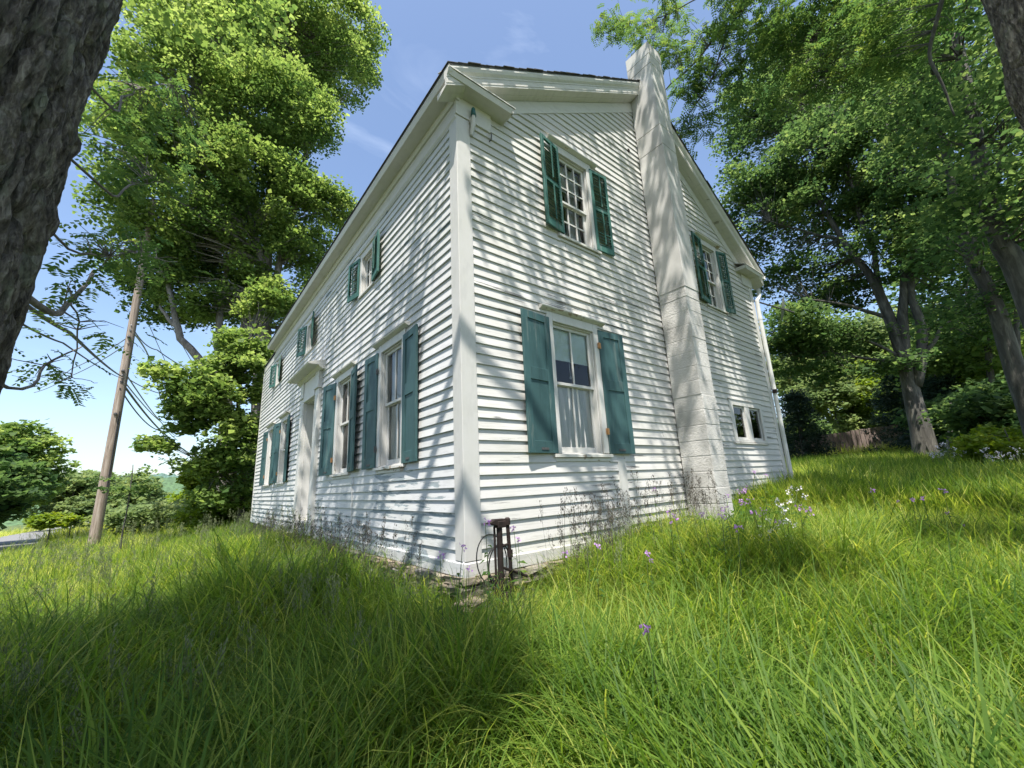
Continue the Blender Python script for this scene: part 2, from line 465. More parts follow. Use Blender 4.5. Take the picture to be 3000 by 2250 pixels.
def cracked(mt, sc, d):
    n = mt.node_tree; p = n.nodes['Principled BSDF']; L = n.links
    nz2 = nd(n, 'ShaderNodeTexNoise', Scale=3.0, Detail=3.0); v = wpos(n, (1, 1, 1)); L.new(v, nz2.inputs['Vector'])
    mxv = nd(n, 'ShaderNodeMixRGB'); mxv.inputs['Fac'].default_value = 0.10
    L.new(v, mxv.inputs['Color1']); L.new(nz2.outputs['Color'], mxv.inputs['Color2'])
    mp_ = nd(n, 'ShaderNodeMapping'); mp_.inputs['Scale'].default_value = sc; L.new(mxv.outputs[0], mp_.inputs['Vector'])
    vo = n.nodes.new('ShaderNodeTexVoronoi'); vo.feature = 'DISTANCE_TO_EDGE'; vo.inputs['Scale'].default_value = 1.0
    L.new(mp_.outputs[0], vo.inputs['Vector'])
    r = ramp(n, [(0.0, G(0)), (0.22, G(1))]); L.new(vo.outputs['Distance'], r.inputs['Fac'])
    b2 = nd(n, 'ShaderNodeBump', Strength=1.0, Distance=d); L.new(r.outputs[0], b2.inputs['Height'])
    old = p.inputs['Normal'].links[0].from_node
    L.new(b2.outputs[0], old.inputs['Normal'])
cracked(M['bark_near'], (15, 15, 3.2), 0.05)
lichen(M['bark_near'])
M['bark_pale'] = bark_mat('pale_bark', (0.08, 0.07, 0.06), (0.17, 0.155, 0.135), (0.30, 0.27, 0.24))
M['pole'] = bark_mat('weathered_pole', (0.10, 0.075, 0.058), (0.24, 0.19, 0.15), (0.38, 0.33, 0.28), sc=(22, 22, 1.2), bump=0.5, dist=0.01)
M['fence'] = bark_mat('fence_wood', (0.09, 0.068, 0.058), (0.17, 0.13, 0.11), (0.25, 0.20, 0.17), sc=(16, 16, 1.5), bump=0.4, dist=0.01)
M['soil'] = simple('soil_and_litter', (0.075, 0.065, 0.035), 0.95, 0, 0.5, 6, 0.6)

def ground_mat():
    mt, n, p, o = newmat('meadow_ground'); L = n.links
    a = nd(n, 'ShaderNodeTexNoise', Scale=0.35, Detail=10.0, Roughness=0.7); L.new(wpos(n, (1, 1, 1)), a.inputs['Vector'])
    r = ramp(n, [(0.3, (0.035, 0.06, 0.015)), (0.5, (0.065, 0.10, 0.025)), (0.68, (0.12, 0.14, 0.05))]); L.new(a.outputs['Fac'], r.inputs['Fac'])
    L.new(r.outputs[0], p.inputs['Base Color']); p.inputs['Roughness'].default_value = 0.95
    b_ = nd(n, 'ShaderNodeBump', Strength=0.6, Distance=0.1); L.new(a.outputs['Fac'], b_.inputs['Height']); L.new(b_.outputs[0], p.inputs['Normal'])
    return mt
M['ground'] = ground_mat()
M['road'] = simple('worn_asphalt', (0.17, 0.17, 0.17), 0.9, 0, 0.15, 20, 0.2)

# ------------------------------------------------------------------ terrain
HW, HL, HL2 = 7.66, 10.72, 12.6      # gable width, main front length, whole front length

def hgt(x, y):
    """ground height"""
    z = -0.44
    if x > 0: z += 1.8*(1-math.exp(-x/17.0))
    else: z -= 0.75*(1-math.exp(x/4.5))
    if y < 0: z += 0.06*max(y, -8)
    if y > 8 and x < 12: z -= 0.004*(min(y, 30)-8)**1.3*max(0, min(1, (12-x)/12))
    d = math.hypot(x, y)
    z += 0.05*noise.noise(Vector((x*0.35, y*0.35, 0.3)))
    if d < 14: z += 0.03*noise.noise(Vector((x*1.3, y*1.3, 2.3)))
    if y > 40 and x < 60: z -= min(9.0, (y-40)*0.05)*max(0, min(1, (60-x)/60))
    if -12.2 < x < -5.6:
        t = min(1, (x+12.2)/0.8, (-5.6-x)/0.8)
        z = z*(1-t)+t*(-1.05-max(0, y-25)*0.012)
    return z

def make_ground():
    NR, NA = 150, 200
    cx, cy = 0.0, -1.0
    V = []; Fc = []
    for i in range(NR):
        r = 0.0 if i == 0 else 0.12*(math.exp(i*0.0622)-0.9)*1.1
        r = r if i else 0.0
        for k in range(NA):
            a = 2*PI*k/NA
            x, y = cx+r*math.cos(a), cy+r*math.sin(a)
            V.append((x, y, hgt(x, y)))
    for i in range(NR-1):
        for k in range(NA):
            Fc.append((i*NA+k, i*NA+(k+1) % NA, (i+1)*NA+(k+1) % NA, (i+1)*NA+k))
    mb = MB(); mb.v = V; mb.f = Fc
    o = mb.build('ground', M['ground'], smooth=True)
    tag(o, kind='structure')
make_ground()

mb = MB()
ys = np.linspace(-60, 200, 131)
for i, yy in enumerate(ys):
    for x in (-11.4, -6.4):
        mb.v.append((x, float(yy), hgt(-9, float(yy))+0.03))
for i in range(len(ys)-1):
    mb.f.append((2*i, 2*i+1, 2*i+3, 2*i+2))
tag(mb.build('road', M['road']), kind='structure')

# ------------------------------------------------------------------ the house
house = empty('house')
tag(house, 'white clapboard farmhouse with teal shutters, peeling paint and a block chimney on its gable', 'house')

# roof geometry (gable section): front eave, ridge, back eave, top surface
EF, RG, EB = (-0.25, 5.20), (3.87, 7.77), (7.93, 5.10)
def rooftop(x):
    if x <= RG[0]: return EF[1]+(x-EF[0])*(RG[1]-EF[1])/(RG[0]-EF[0])
    return RG[1]+(x-RG[0])*(EB[1]-RG[1])/(EB[0]-RG[0])

# windows: (centre, casing half width, z sill top, z head of opening)
GW = [dict(c=1.63, h=0.46, z0=1.06, z1=2.62, kind='low'),
      dict(c=1.91, h=0.385, z0=3.90, z1=5.20, kind='up'),
      dict(c=5.77, h=0.385, z0=3.86, z1=5.16, kind='up')]
SMALL = dict(x0=5.58, x1=6.98, z0=1.28, z1=2.05)
FW = [dict(c=1.69, h=0.43, z0=1.05, z1=2.58, kind='low'), dict(c=3.63, h=0.43, z0=1.05, z1=2.58, kind='low'),
      dict(c=8.34, h=0.43, z0=1.06, z1=2.56, kind='low'), dict(c=10.2, h=0.43, z0=1.06, z1=2.56, kind='low'),
      dict(c=2.74, h=0.32, z0=3.84, z1=4.46, kind='eye'), dict(c=6.30, h=0.32, z0=3.84, z1=4.46, kind='eye'),
      dict(c=9.86, h=0.32, z0=3.84, z1=4.46, kind='eye')]
DOOR = dict(c=5.76, h=0.46, z0=0.24, z1=2.62)

def holes_wall(mb, u0, u1, z0, z1, holes, f):
    us = sorted({u0, u1, *[h[0] for h in holes], *[h[1] for h in holes]})
    zs = sorted({z0, z1, *[h[2] for h in holes], *[h[3] for h in holes]})
    for i in range(len(us)-1):
        for j in range(len(zs)-1):
            a, b, c, d = us[i], us[i+1], zs[j], zs[j+1]
            mu, mz = (a+b)/2, (c+d)/2
            if any(h[0] < mu < h[1] and h[2] < mz < h[3] for h in holes): continue
            mb.add([f(a, c), f(b, c), f(b, d), f(a, d)], [(0, 1, 2, 3)])

gh = [(g['c']-g['h']+0.09, g['c']+g['h']-0.09, g['z0'], g['z1']) for g in GW]
gh.append((SMALL['x0']+0.13, SMALL['x1']-0.09, SMALL['z0']+0.05, SMALL['z1']-0.10))
fh = [(g['c']-g['h']+0.09, g['c']+g['h']-0.09, g['z0'], g['z1']) for g in FW]
fh.append((DOOR['c']-DOOR['h'], DOOR['c']+DOOR['h'], DOOR['z0'], DOOR['z1']))
mb = MB()
holes_wall(mb, 0, HW, -0.02, 5.20, gh, lambda u, z: (u, 0, z))
mb.add([(0, 0, 5.20), (HW, 0, 5.20), (HW, 0, 5.22), (RG[0], 0, 7.72), (0, 0, 5.30)], [(0, 1, 2, 3, 4)])
holes_wall(mb, 0, HL2, -0.02, 5.0, fh, lambda u, z: (0, u, z))
mb.add([(0, 0, 5.0), (0, HL, 5.0), (0, HL, 5.3), (0, 0, 5.3)], [(0, 1, 2, 3)])
mb.add([(HW, 0, -0.02), (HW, HL2, -0.02), (HW, HL2, 5.2), (HW, 0, 5.2)], [(0, 1, 2, 3)])
mb.add([(0, HL2, -0.02), (HW, HL2, -0.02), (HW, HL2, 5.0), (RG[0], HL2, 7.4), (0, HL2, 5.0)], [(0, 1, 2, 3, 4)])
mb.build('wall', M['trim'], house)
mb = MB()
for z in (0.18, 2.95):
    mb.add([(0.02, 0.02, z), (HW-0.02, 0.02, z), (HW-0.02, HL2-0.02, z), (0.02, HL2-0.02, z)], [(0, 1, 2, 3)])
mb.add([(0.02, 0.02, 5.24), (HW-0.02, 0.02, 5.19), (HW-0.02, HL-0.02, 5.19), (0.02, HL-0.02, 5.24)], [(0, 1, 2, 3)])
for y in (3.0, 5.0, 6.6, 9.2):
    mb.add([(0.02, y, 0.18), (HW-0.02, y, 0.18), (HW-0.02, y, 4.9), (0.02, y, 4.9)], [(0, 1, 2, 3)])
for x in (3.4,):
    mb.add([(x, 0.03, 0.18), (x, HL2-0.03, 0.18), (x, HL2-0.03, 4.9), (x, 0.03, 4.9)], [(0, 1, 2, 3)])
tag(mb.build('darkening_partition', M['inside'], house))  # unseen floors and partitions, the partitions added to keep the rooms dark

# --- clapboards, each board one object sharing a unit mesh
EXP = 0.1092
prof = [(0.0, 0.0), (-0.0225, 0.0), (-0.0235, 0.003), (-0.0045, 0.124), (0.0, 0.124)]   # (outward y, z)
def unit_board(name, mat):
    b = MB(); b.prism(prof, 0, 0, 1)
    # chamfered butt already in profile; keep 5-sided prism
    return b.mesh(name, mat)
me_g = unit_board('clapboard_gable', M['clap_gable'])
me_f = unit_board('clapboard_front', M['clap_front'])

def board_row(z, spans, place):
    for a, b in spans:
        if b-a < 0.04: continue
        place(a, b, z)

def cut(a, b, blocks):
    sp = [(a, b)]
    for c, d in blocks:
        ns = []
        for s, e in sp:
            if d <= s or c >= e: ns.append((s, e)); continue
            if c > s: ns.append((s, c))
            if d < e: ns.append((d, e))
        sp = ns
    return sp

nb = 0
z = 0.075
while z < 7.25:
    lo, hi = 0.155, HW-0.14
    # trimmed under the rake frieze
    zt = z+0.11
    if zt+0.44 > rooftop(lo): lo = max(lo, (zt+0.40-EF[1])*(RG[0]-EF[0])/(RG[1]-EF[1])+EF[0])
    if zt+0.44 > rooftop(hi): hi = min(hi, EB[0]-(zt+0.40-EB[1])*(EB[0]-RG[0])/(RG[1]-EB[1]))
    bl = []
    for g in GW:
        if g['z0']-0.10 < z+0.05 and z+0.03 < g['z1']+0.04: bl.append((g['c']-g['h'], g['c']+g['h']))
    if SMALL['z0'] < z+0.06 and z+0.03 < SMALL['z1']: bl.append((SMALL['x0'], SMALL['x1']))
    if z < 0.98: bl.append((2.235, 2.395))
    if 4.84 < z+0.05 < 5.2: bl += [(0, 0.455), (HW-0.455, HW)]
    if hi-lo > 0.1:
        sps = cut(lo, hi, bl)
        if random.random() < 0.55:
            k_ = max(range(len(sps)), key=lambda q: sps[q][1]-sps[q][0]); a, b = sps[k_]
            if b-a > 2.5: c_ = random.uniform(a+0.7, b-0.7); sps[k_:k_+1] = [(a, c_-0.002), (c_+0.002, b)]
        for a, b in sps:
            if b-a < 0.04: continue
            o = inst('clapboard', me_g, house, (a, 0, z+random.uniform(-0.002, 0.002)), (random.uniform(-0.02, 0.0), random.uniform(-0.0007, 0.0007), 0), (b-a, random.uniform(0.85, 1.2), 1)); nb += 1
    z += EXP
z = 0.075
while z < 4.78:
    lo, hi = 0.14, HL2
    bl = []
    for g in FW:
        if g['z0']-0.10 < z+0.05 and z+0.03 < g['z1']+0.04: bl.append((g['c']-g['h'], g['c']+g['h']))
    if z < 2.9: bl.append((DOOR['c']-0.72, DOOR['c']+0.72))
    sps = cut(lo, hi, bl)
    k_ = max(range(len(sps)), key=lambda q: sps[q][1]-sps[q][0]); a, b = sps[k_]
    if b-a > 4: c_ = (1.6, 4.7)[nb % 2]+random.uniform(-0.02, 0.02) if random.random() < 0.6 else random.uniform(a+1, b-1); sps[k_:k_+1] = [(a, c_-0.002), (c_+0.002, b)] if a+0.1 < c_ < b-0.1 else [(a, b)]
    for a, b in sps:
        # unit mesh runs along local x, which the -90 degree turn maps to -y
        inst('clapboard', me_f, house, (0, b, z+random.uniform(-0.002, 0.002)), (random.uniform(-0.02, 0), random.uniform(-0.0005, 0.0005), -PI/2), (b-a, random.uniform(0.85, 1.2), 1)); nb += 1
    z += EXP

print('clapboards', nb)
# --- corner boards, water table, friezes
mb = MB(); mb.prism([(-0.026, -0.026), (0.155, -0.026), (0.155, 0.0), (0.0, 0.0), (0.0, 0.138), (-0.026, 0.138)], 2, 0.10, 4.84)
mb.build('corner_board', M['trim'], house, bevel=0.004)
mb = MB(); mb.box(HW-0.14, HW+0.026, -0.026, 0.0, 0.0, 4.84).box(HW+0.001, HW+0.026, 0.001, 0.14, 0.0, 4.84)
mb.build('corner_board', M['trim'], house, bevel=0.004)
mb = MB(); mb.box(-0.022, 0.0, HL2-0.12, HL2+0.02, 0.0, 4.8)
mb.build('corner_board', M['trim'], house)
mb = MB(); mb.prism([(0.0, -0.03), (-0.034, -0.03), (-0.034, 0.085), (0.0, 0.105)], 0, -0.034, HW+0.03)   # (y,z)
mb.build('water_table', M['clap_gable'], house, bevel=0.004)
mb = MB(); mb.prism([(0.0, -0.03), (-0.033, -0.03), (-0.033, 0.085), (0.0, 0.105)], 1, 0.0, HL2)      # (x,z)
mb.build('water_table', M['clap_front'], house, bevel=0.004)
mb = MB(); mb.box(2.235, 2.395, -0.024, 0.0, 0.10, 0.985)
mb.build('cover_strip', M['trim'], house, bevel=0.003)

# front frieze
mb = MB(); mb.prism([(0, 4.79), (-0.026, 4.79), (-0.042, 4.815), (-0.042, 4.845), (-0.022, 4.86), (0, 4.86)], 1, -0.022, HL)
mb.build('frieze_moulding', M['trim_h'], house)
mb = MB(); mb.box(-0.021, 0, -0.021, HL, 4.861, 5.02)
mb.build('frieze_board', M['trim_h'], house)
mb = MB(); mb.prism([(0, 5.021), (-0.040, 5.021), (-0.060, 5.05), (-0.060, 5.089), (0, 5.089)], 1, -0.06, HL)
mb.build('bed_moulding', M['trim_h'], house)
mb = MB(); mb.box(-0.022, 0, HL, HL2, 4.80, 4.96)
mb.build('frieze_board', M['trim_h'], house)
mb = MB(); mb.box(-0.205, 0, -0.0, HL, 5.09, 5.11)
mb.build('soffit', M['trim_h'], house)
mb = MB(); mb.prism([(-0.205, 5.085), (-0.222, 5.085), (-0.245, 5.15), (-0.245, 5.172), (-0.12, 5.172), (-0.12, 5.12), (-0.205, 5.112)], 1, -0.22, HL)
mb.build('eave_crown', M['trim_h'], house)

# eave returns on the gable
def eave_return(s, x_wall, zoff):
    """s=+1 front corner (runs +x), -1 back corner"""
    X = lambda t: x_wall+s*t
    z0 = 5.09+zoff
    mb = MB()
    lo, hi = sorted((X(-0.205), X(0.64)))
    mb.box(lo, hi, -0.20, 0.0, z0, z0+0.02)
    mb.build('return_soffit', M['trim_h'], house)
    mb = MB()
    mb.sweep([(-0.20, -0.004), (-0.217, -0.004), (-0.235, 0.05), (-0.238, 0.062), (-0.20, 0.062)], (X(-0.235), 0, z0), (X(0.66), 0, z0), (0, 1, 0), (0, 0, 1))
    mb.sweep([(0.64, -0.004), (0.657, -0.004), (0.672, 0.05), (0.672, 0.062), (0.64, 0.062)], (x_wall, -0.235, z0), (x_wall, 0.0, z0), (s, 0, 0), (0, 0, 1))
    # sloped top
    a, b = X(-0.245), X(0.685)
    mb.add([(a, -0.25, z0+0.064), (b, -0.25, z0+0.064), (b, -0.03, z0+0.17), (a, -0.03, z0+0.17),
            (a, -0.25, z0+0.078), (b, -0.25, z0+0.078), (b, 0, z0+0.19), (a, 0, z0+0.19)],
           [(0, 1, 2, 3), (4, 5, 6, 7), (0, 1, 5, 4), (1, 2, 6, 5), (0, 3, 7, 4)])
    mb.build('return_crown', M['trim_h'], house)
    mb = MB(); lo, hi = sorted((X(-0.036), X(0.455)))
    mb.box(lo, hi, -0.040, 0.0, 4.842+zoff, z0-0.001)
    mb.build('return_frieze', M['trim_h'], house)
eave_return(1, 0.0, 0.0)
eave_return(-1, HW, -0.09)

# rakes
def rake(xa, xb):
    """cornice following the roof slope between xa (eave) and xb (peak) on the gable"""
    za, zb = rooftop(xa), rooftop(xb)
    def sw(name, prof_, xa=xa, za=za):
        mb = MB(); mb.sweep(prof_, (xa, 0, za), (xb, 0, zb), (0, 1, 0), (0, 0, 1))
        mb.build(name, M['trim_h'], house)
    sw('rake_crown', [(-0.245, -0.035), (-0.247, -0.065), (-0.235, -0.105), (-0.212, -0.135), (-0.21, -0.155), (-0.15, -0.155), (-0.15, -0.035)])
    sw('rake_fascia', [(-0.205, -0.156), (-0.205, -0.235), (-0.17, -0.235), (-0.17, -0.156)])
    sw('rake_soffit', [(-0.20, -0.236), (-0.20, -0.262), (-0.108, -0.285), (-0.106, -0.279), (-0.102, -0.286), (0.0, -0.31), (0.0, -0.236)])
    # frieze board on the wall, starts at the wall corner
    x0 = 0.30 if xa < xb else HW-0.30
    sw('rake_frieze', [(-0.030, -0.311), (-0.028, -0.505), (0.0, -0.505), (0.0, -0.311)], x0, rooftop(x0))
rake(EF[0], RG[0])
rake(EB[0], RG[0])

# roof: deck plus courses of shingles; courses are joined strips stepped like real ones
deck = MB()
for (e, pk) in ((EF, RG), (EB, RG)):
    deck.sweep([(0, -0.034), (0, -0.010), (1, -0.010), (1, -0.034)], (e[0], -0.25, e[1]), (pk[0], -0.25, pk[1]), (0, HL+0.15, 0), (0, 0, 1))
deck.sweep([(0, -0.034), (0, -0.010), (1, -0.010), (1, -0.034)], (-0.05, HL-0.10, 5.02), (RG[0], HL-0.10, 7.45), (0, HL2-HL+0.12, 0), (0, 0, 1))
deck.sweep([(0, -0.034), (0, -0.010), (1, -0.010), (1, -0.034)], (HW+0.1, HL-0.10, 4.98), (RG[0], HL-0.10, 7.45), (0, HL2-HL+0.12, 0), (0, 0, 1))
roof = deck.build('roof', M['shingle'], house)
for (e, pk, s) in ((EF, RG, 1), (EB, RG, -1)):
    n = 32
    for i in range(n):
        t0, t1 = i/n, min(1.0, (i+1.25)/n)
        xa, xb = e[0]+(pk[0]-e[0])*t0-s*0.012, e[0]+(pk[0]-e[0])*t1
        za, zb = rooftop(xa if s > 0 else min(xa, EB[0])), rooftop(xb)
        mb = MB(); j = random.uniform(-0.012, 0.008)
        mb.sweep([(0, -0.006), (0, 0.003), (1, 0.003), (1, -0.006)], (xa, -0.262+j, za+0.001), (xb, -0.262+j, zb-0.008), (0, HL+0.17, 0), (0, 0, 1))
        mb.build('shingle_course', M['shingle'], roof)

# --- chimney: one block per course, each its own object
chim = empty('chimney', (0, 0, 0), 0, house)
CX0, CX1, CY0, CY1 = 3.70, 4.095, -0.485, -0.035
z = -0.30; k = 0
while z < 8.24:
    h = 0.2085
    ztop = min(z+h, 8.28)
    zs = []
    j = [random.uniform(-0.004, 0.004) for _ in range(4)]
    mb = MB(); mb.box(CX0+j[0], CX1+j[1], CY0+j[2], CY1, z+0.0015, ztop-0.0015)
    mb.build('chimney_block', M['block'], chim, bevel=0.0035)
    if ztop < 8.2:
        mb = MB(); mb.box(CX0+0.004, CX1-0.004, CY0+0.004, CY1-0.002, z+h-0.006, z+h+0.0105)
        mb.build('mortar_joint', M['block'], chim)
    z += h+0.0085; k += 1
for pz0, pz1 in ((3.55, 6.13), (6.138, 6.52), (6.528, 7.83), (7.838, 8.04), (8.048, 8.30)):   # smooth coat over the upper courses
    mb = MB(); mb.box(CX0-0.010, CX1+0.010, CY0-0.010, CY1+0.004, pz0, pz1); mb.build('parging', M['parge'], chim, bevel=0.004)
mb = MB()   # parging wedge where the shaft passes the eaves
mb.add([(CX0-0.020, -0.035, 6.72), (CX0-0.020, -0.09, 7.0), (CX0-0.020, -0.31, 7.70), (CX0-0.020, -0.035, 7.64),
        (CX0-0.008, -0.035, 6.72), (CX0-0.008, -0.10, 7.0), (CX0-0.008, -0.32, 7.70), (CX0-0.008, -0.035, 7.64)],
       [(0, 1, 2, 3), (0, 4, 5, 1), (1, 5, 6, 2), (2, 6, 7, 3)])
mb.build('parging', M['block'], chim)
mb = MB(); mb.box(CX0-0.06, CX1+0.05, CY0-0.10, -0.03, -0.55, -0.30)
mb.build('chimney_footing', M['block'], chim, bevel=0.02)

# ------------------------------------------------------------------ windows
LOC = {'G': lambda a: ((a, 0, 0), 0.0), 'F': lambda a: ((0, a, 0), -PI/2)}

def curtain_mesh(x0, x1, z0, z1, y, folds, amp=0.022, header=0.0, taper=0.0, seed=0):
    n = 60; rows = 8; mb = MB(); rs = random.Random(seed)
    ph = rs.uniform(0, 6)
    for j in range(rows+1):
        zz = z0+(z1-z0)*j/rows
        for i in range(n+1):
            t = i/n
            sq = taper*math.sin(PI*min(1, j/rows))
            xx = x0+(x1-x0)*(t*(1-sq)) if taper >= 0 else x1-(x1-x0)*((1-t)*(1+sq))
            yy = y+amp*math.sin(folds*2*PI*t+ph+1.3*math.sin(5*t+j*0.25))*(0.5+0.5*math.sin(9*t+seed))+0.003*math.sin(31*t+j*0.6)
            mb.v.append((xx, yy, zz))
    for j in range(rows):
        for i in range(n):
            a = j*(n+1)+i; mb.f.append((a, a+1, a+n+2, a+n+1))
    return mb

def window(g, wall):
    loc, rz = LOC[wall](g['c'])
    h, z0, z1 = g['h'], g['z0'], g['z1']; cw = 0.095
    ih = h-cw      # half width of the opening
    mb = MB()      # casing
    mb.box(-h, -ih, -0.030, 0.002, z0-0.01, z1+0.11).box(ih, h, -0.030, 0.002, z0-0.01, z1+0.11)
    mb.box(-ih, ih, -0.029, 0.002, z1, z1+0.11)
    mb.box(-ih-0.001, -ih+0.014, 0.002, 0.11, z0, z1).box(ih-0.014, ih+0.001, 0.002, 0.11, z0, z1).box(-ih+0.014, ih-0.014, 0.002, 0.11, z1-0.014, z1)
    win = mb.build('window', M['trim'], house, bevel=0.003, loc=loc, rz=rz)
    # sill and drip cap
    if g['kind'] != 'eye':
        mb = MB(); mb.prism([(0.11, z0-0.03), (-0.055, z0-0.058), (-0.055, z0-0.022), (0.11, z0+0.002)], 0, -h-0.035, h+0.035)
        mb.box(-h, h, -0.024, 0, z0-0.10, z0-0.06)
    else:
        mb = MB(); mb.prism([(0.11, z0-0.03), (-0.04, z0-0.05), (-0.04, z0-0.015), (0.11, z0+0.002)], 0, -h-0.02, h+0.02)
    mb.build('sill', M['sill'], win, bevel=0.003)
    zc = z1+0.111
    if g['kind'] == 'eye':
        mb = MB(); mb.prism([(0, zc), (-0.05, zc), (-0.055, zc+0.02), (0, zc+0.045)], 0, -h-0.04, h+0.04)
    else:
        mb = MB(); mb.prism([(0, zc), (-0.036, zc), (-0.085, zc+0.022), (-0.092, zc+0.036), (0, zc+0.062)], 0, -h-0.11, h+0.11)
    mb.build('drip_cap', M['sill'], win, bevel=0.002)
    # sashes
    top, bot = z1-0.014, z0+0.002; w_ = ih-0.014
    if g['kind'] == 'low': mid = z0+(z1-z0)*0.51; grid = ((2, 1), (2, 1))
    elif g['kind'] == 'up': mid = z0+(z1-z0)*0.435; grid = ((3, 3), (3, 2))
    else: mid = None; grid = ((3, 2),)
    segs = [(mid, top, 0.035, grid[0]), (bot, mid+0.03, 0.070, grid[1])] if mid else [(bot, top, 0.04, grid[0])]
    for (a, b, y, (nx, nz)) in segs:
        st = 0.042; mb = MB()
        rb = 0.065 if a == bot else 0.035
        mb.box(-w_, -w_+st, y, y+0.034, a, b).box(w_-st, w_, y, y+0.034, a, b)
        mb.box(-w_+st, w_-st, y, y+0.034, a, a+rb).box(-w_+st, w_-st, y, y+0.034, b-0.036, b)
        sash = mb.build('sash', M['trim'], win, bevel=0.002)
        gx0, gx1, gz0, gz1 = -w_+st, w_-st, a+rb, b-0.036
        mu = 0.020
        for i in range(1, nx):
            x = gx0+(gx1-gx0)*i/nx
            b2 = MB(); b2.box(x-mu/2, x+mu/2, y+0.004, y+0.030, gz0, gz1); b2.build('muntin', M['trim'], win)
        for i in range(1, nz):
            zz = gz0+(gz1-gz0)*i/nz
            b2 = MB(); b2.box(gx0, gx1, y+0.0055, y+0.0285, zz-mu/2, zz+mu/2); b2.build('muntin', M['trim'], win)
        for i in range(nx):
            for j in range(nz):
                xa, xb = gx0+(gx1-gx0)*i/nx, gx0+(gx1-gx0)*(i+1)/nx
                zA, zB = gz0+(gz1-gz0)*j/nz, gz0+(gz1-gz0)*(j+1)/nz
                t = random.uniform(-0.002, 0.002)
                b2 = MB(); b2.add([(xa, y+0.016+t, zA), (xb, y+0.016-t, zA), (xb, y+0.016, zB), (xa, y+0.016, zB),
                                   (xa, y+0.019+t, zA), (xb, y+0.019-t, zA), (xb, y+0.019, zB), (xa, y+0.019, zB)],
                                  [(0, 1, 2, 3), (4, 5, 6, 7), (0, 4, 7, 3), (1, 2, 6, 5)])
                b2.build('pane', M['glass'], win)
    return win, ih, (mid or z1)

def hinge(parent, x, z, y=-0.034, mat='brass'):
    mb = MB(); mb.box(x-0.028, x+0.028, y-0.006, y, z-0.038, z+0.038)
    mb.tube([(x, y-0.008, z-0.04), (x, y-0.008, z+0.04)], 0.008, 8)
    mb.build('hinge', M[mat], parent)

def panel_shutter(wall, edge, side, z0, z1, wd=0.45, ang=6.0, ycr=-0.055, teal='teal'):
    """hinged at `edge` (position along the wall); side = +1 opens toward local +x"""
    loc, rz = LOC[wall](edge)
    e = empty('shutter', (loc[0], loc[1], 0), 0, house)
    e.rotation_euler = (0, 0, rz)
    off = Matrix.Rotation(rz, 4, 'Z') @ Vector((0, ycr, 0))
    e.location = (loc[0]+off.x, loc[1]+off.y, 0)
    e.rotation_euler = (0, 0, rz+(-side*math.radians(ang)))
    s = side; th = 0.028
    def bx(mb, a, b, y0, y1, c, d):
        lo, hi = sorted((s*a, s*b)); mb.box(lo, hi, y0, y1, c, d)
    st = 0.085; midz = z0+(z1-z0)*0.50
    mb = MB()
    for a, b in ((0, st), (wd-st, wd)):
        mb = MB(); bx(mb, a, b, 0, th, z0, z1); mb.build('stile', M[teal], e, bevel=0.003)
    for a, b in ((z0, z0+0.13), (z1-0.09, z1), (midz, midz+0.14)):
        mb = MB(); bx(mb, st, wd-st, 0.002, th-0.002, a, b); mb.build('rail', M[teal], e, bevel=0.003)
    for a, b in ((z0+0.13, midz), (midz+0.14, z1-0.09)):
        mb = MB(); bx(mb, st, wd-st, 0.014, 0.020, a, b)
        mb.build('panel', M[teal], e)
    mb = MB(); bx(mb, wd*0.35, wd*0.6, -0.004, 0.0, z0+0.035, z0+0.06)
    mb.build('latch', M['oldiron'], e)
    return e

SLAT = None
def louvre_shutter(wall, edge, side, z0, z1, wd=0.36, ang=5.0, ycr=-0.06, missing=(), two=True):
    global SLAT
    loc, rz = LOC[wall](edge)
    off = Matrix.Rotation(rz, 4, 'Z') @ Vector((0, ycr, 0))
    e = empty('shutter', (loc[0]+off.x, loc[1]+off.y, 0), rz-side*math.radians(ang), house)
    s = side; th = 0.030; st = 0.05
    def bx(mb, a, b, y0, y1, c, d):
        lo, hi = sorted((s*a, s*b)); mb.box(lo, hi, y0, y1, c, d)
    for a, b in ((0, st), (wd-st, wd)):
        mb = MB(); bx(mb, a, b, 0, th, z0, z1); mb.build('stile', M['teal_old'], e, bevel=0.003)
    rails = [(z0, z0+0.095), (z1-0.05, z1)]
    zones = [(z0+0.095, z1-0.05)]
    if two:
        mz = z0+(z1-z0)*0.49
        rails.append((mz, mz+0.055))
        zones = [(z0+0.095, mz), (mz+0.055, z1-0.05)]
    for a, b in rails:
        mb = MB(); bx(mb, st, wd-st, 0.002, th-0.002, a, b); mb.build('rail', M['teal_old'], e, bevel=0.003)
    if SLAT is None:
        b = MB(); b.add([(0, -0.002, -0.021), (1, -0.002, -0.021), (1, 0.030, 0.017), (0, 0.030, 0.017),
                         (0, -0.006, -0.017), (1, -0.006, -0.017), (1, 0.026, 0.021), (0, 0.026, 0.021)],
                        [(0, 1, 2, 3), (7, 6, 5, 4), (0, 4, 5, 1), (2, 6, 7, 3)])
        SLAT = b.mesh('slat', M['teal_old'])
    idx = 0
    for a, b in zones:
        n = max(3, int(round((b-a)/0.046)))
        for i in range(n):
            zz = a+(b-a)*(i+0.5)/n
            if idx in missing: idx += 1; continue
            x0 = s*st if s > 0 else s*(wd-st)
            inst('slat', SLAT, e, (x0, 0.0, zz), (random.uniform(-0.12, 0.12), random.uniform(-0.01, 0.01), 0), (wd-2*st, 1, 1))
            idx += 1
        mb = MB(); bx(mb, wd/2-0.008, wd/2+0.008, -0.018, -0.006, a+0.03, b-0.02); mb.build('tilt_rod', M['teal_old'], e)
    return e

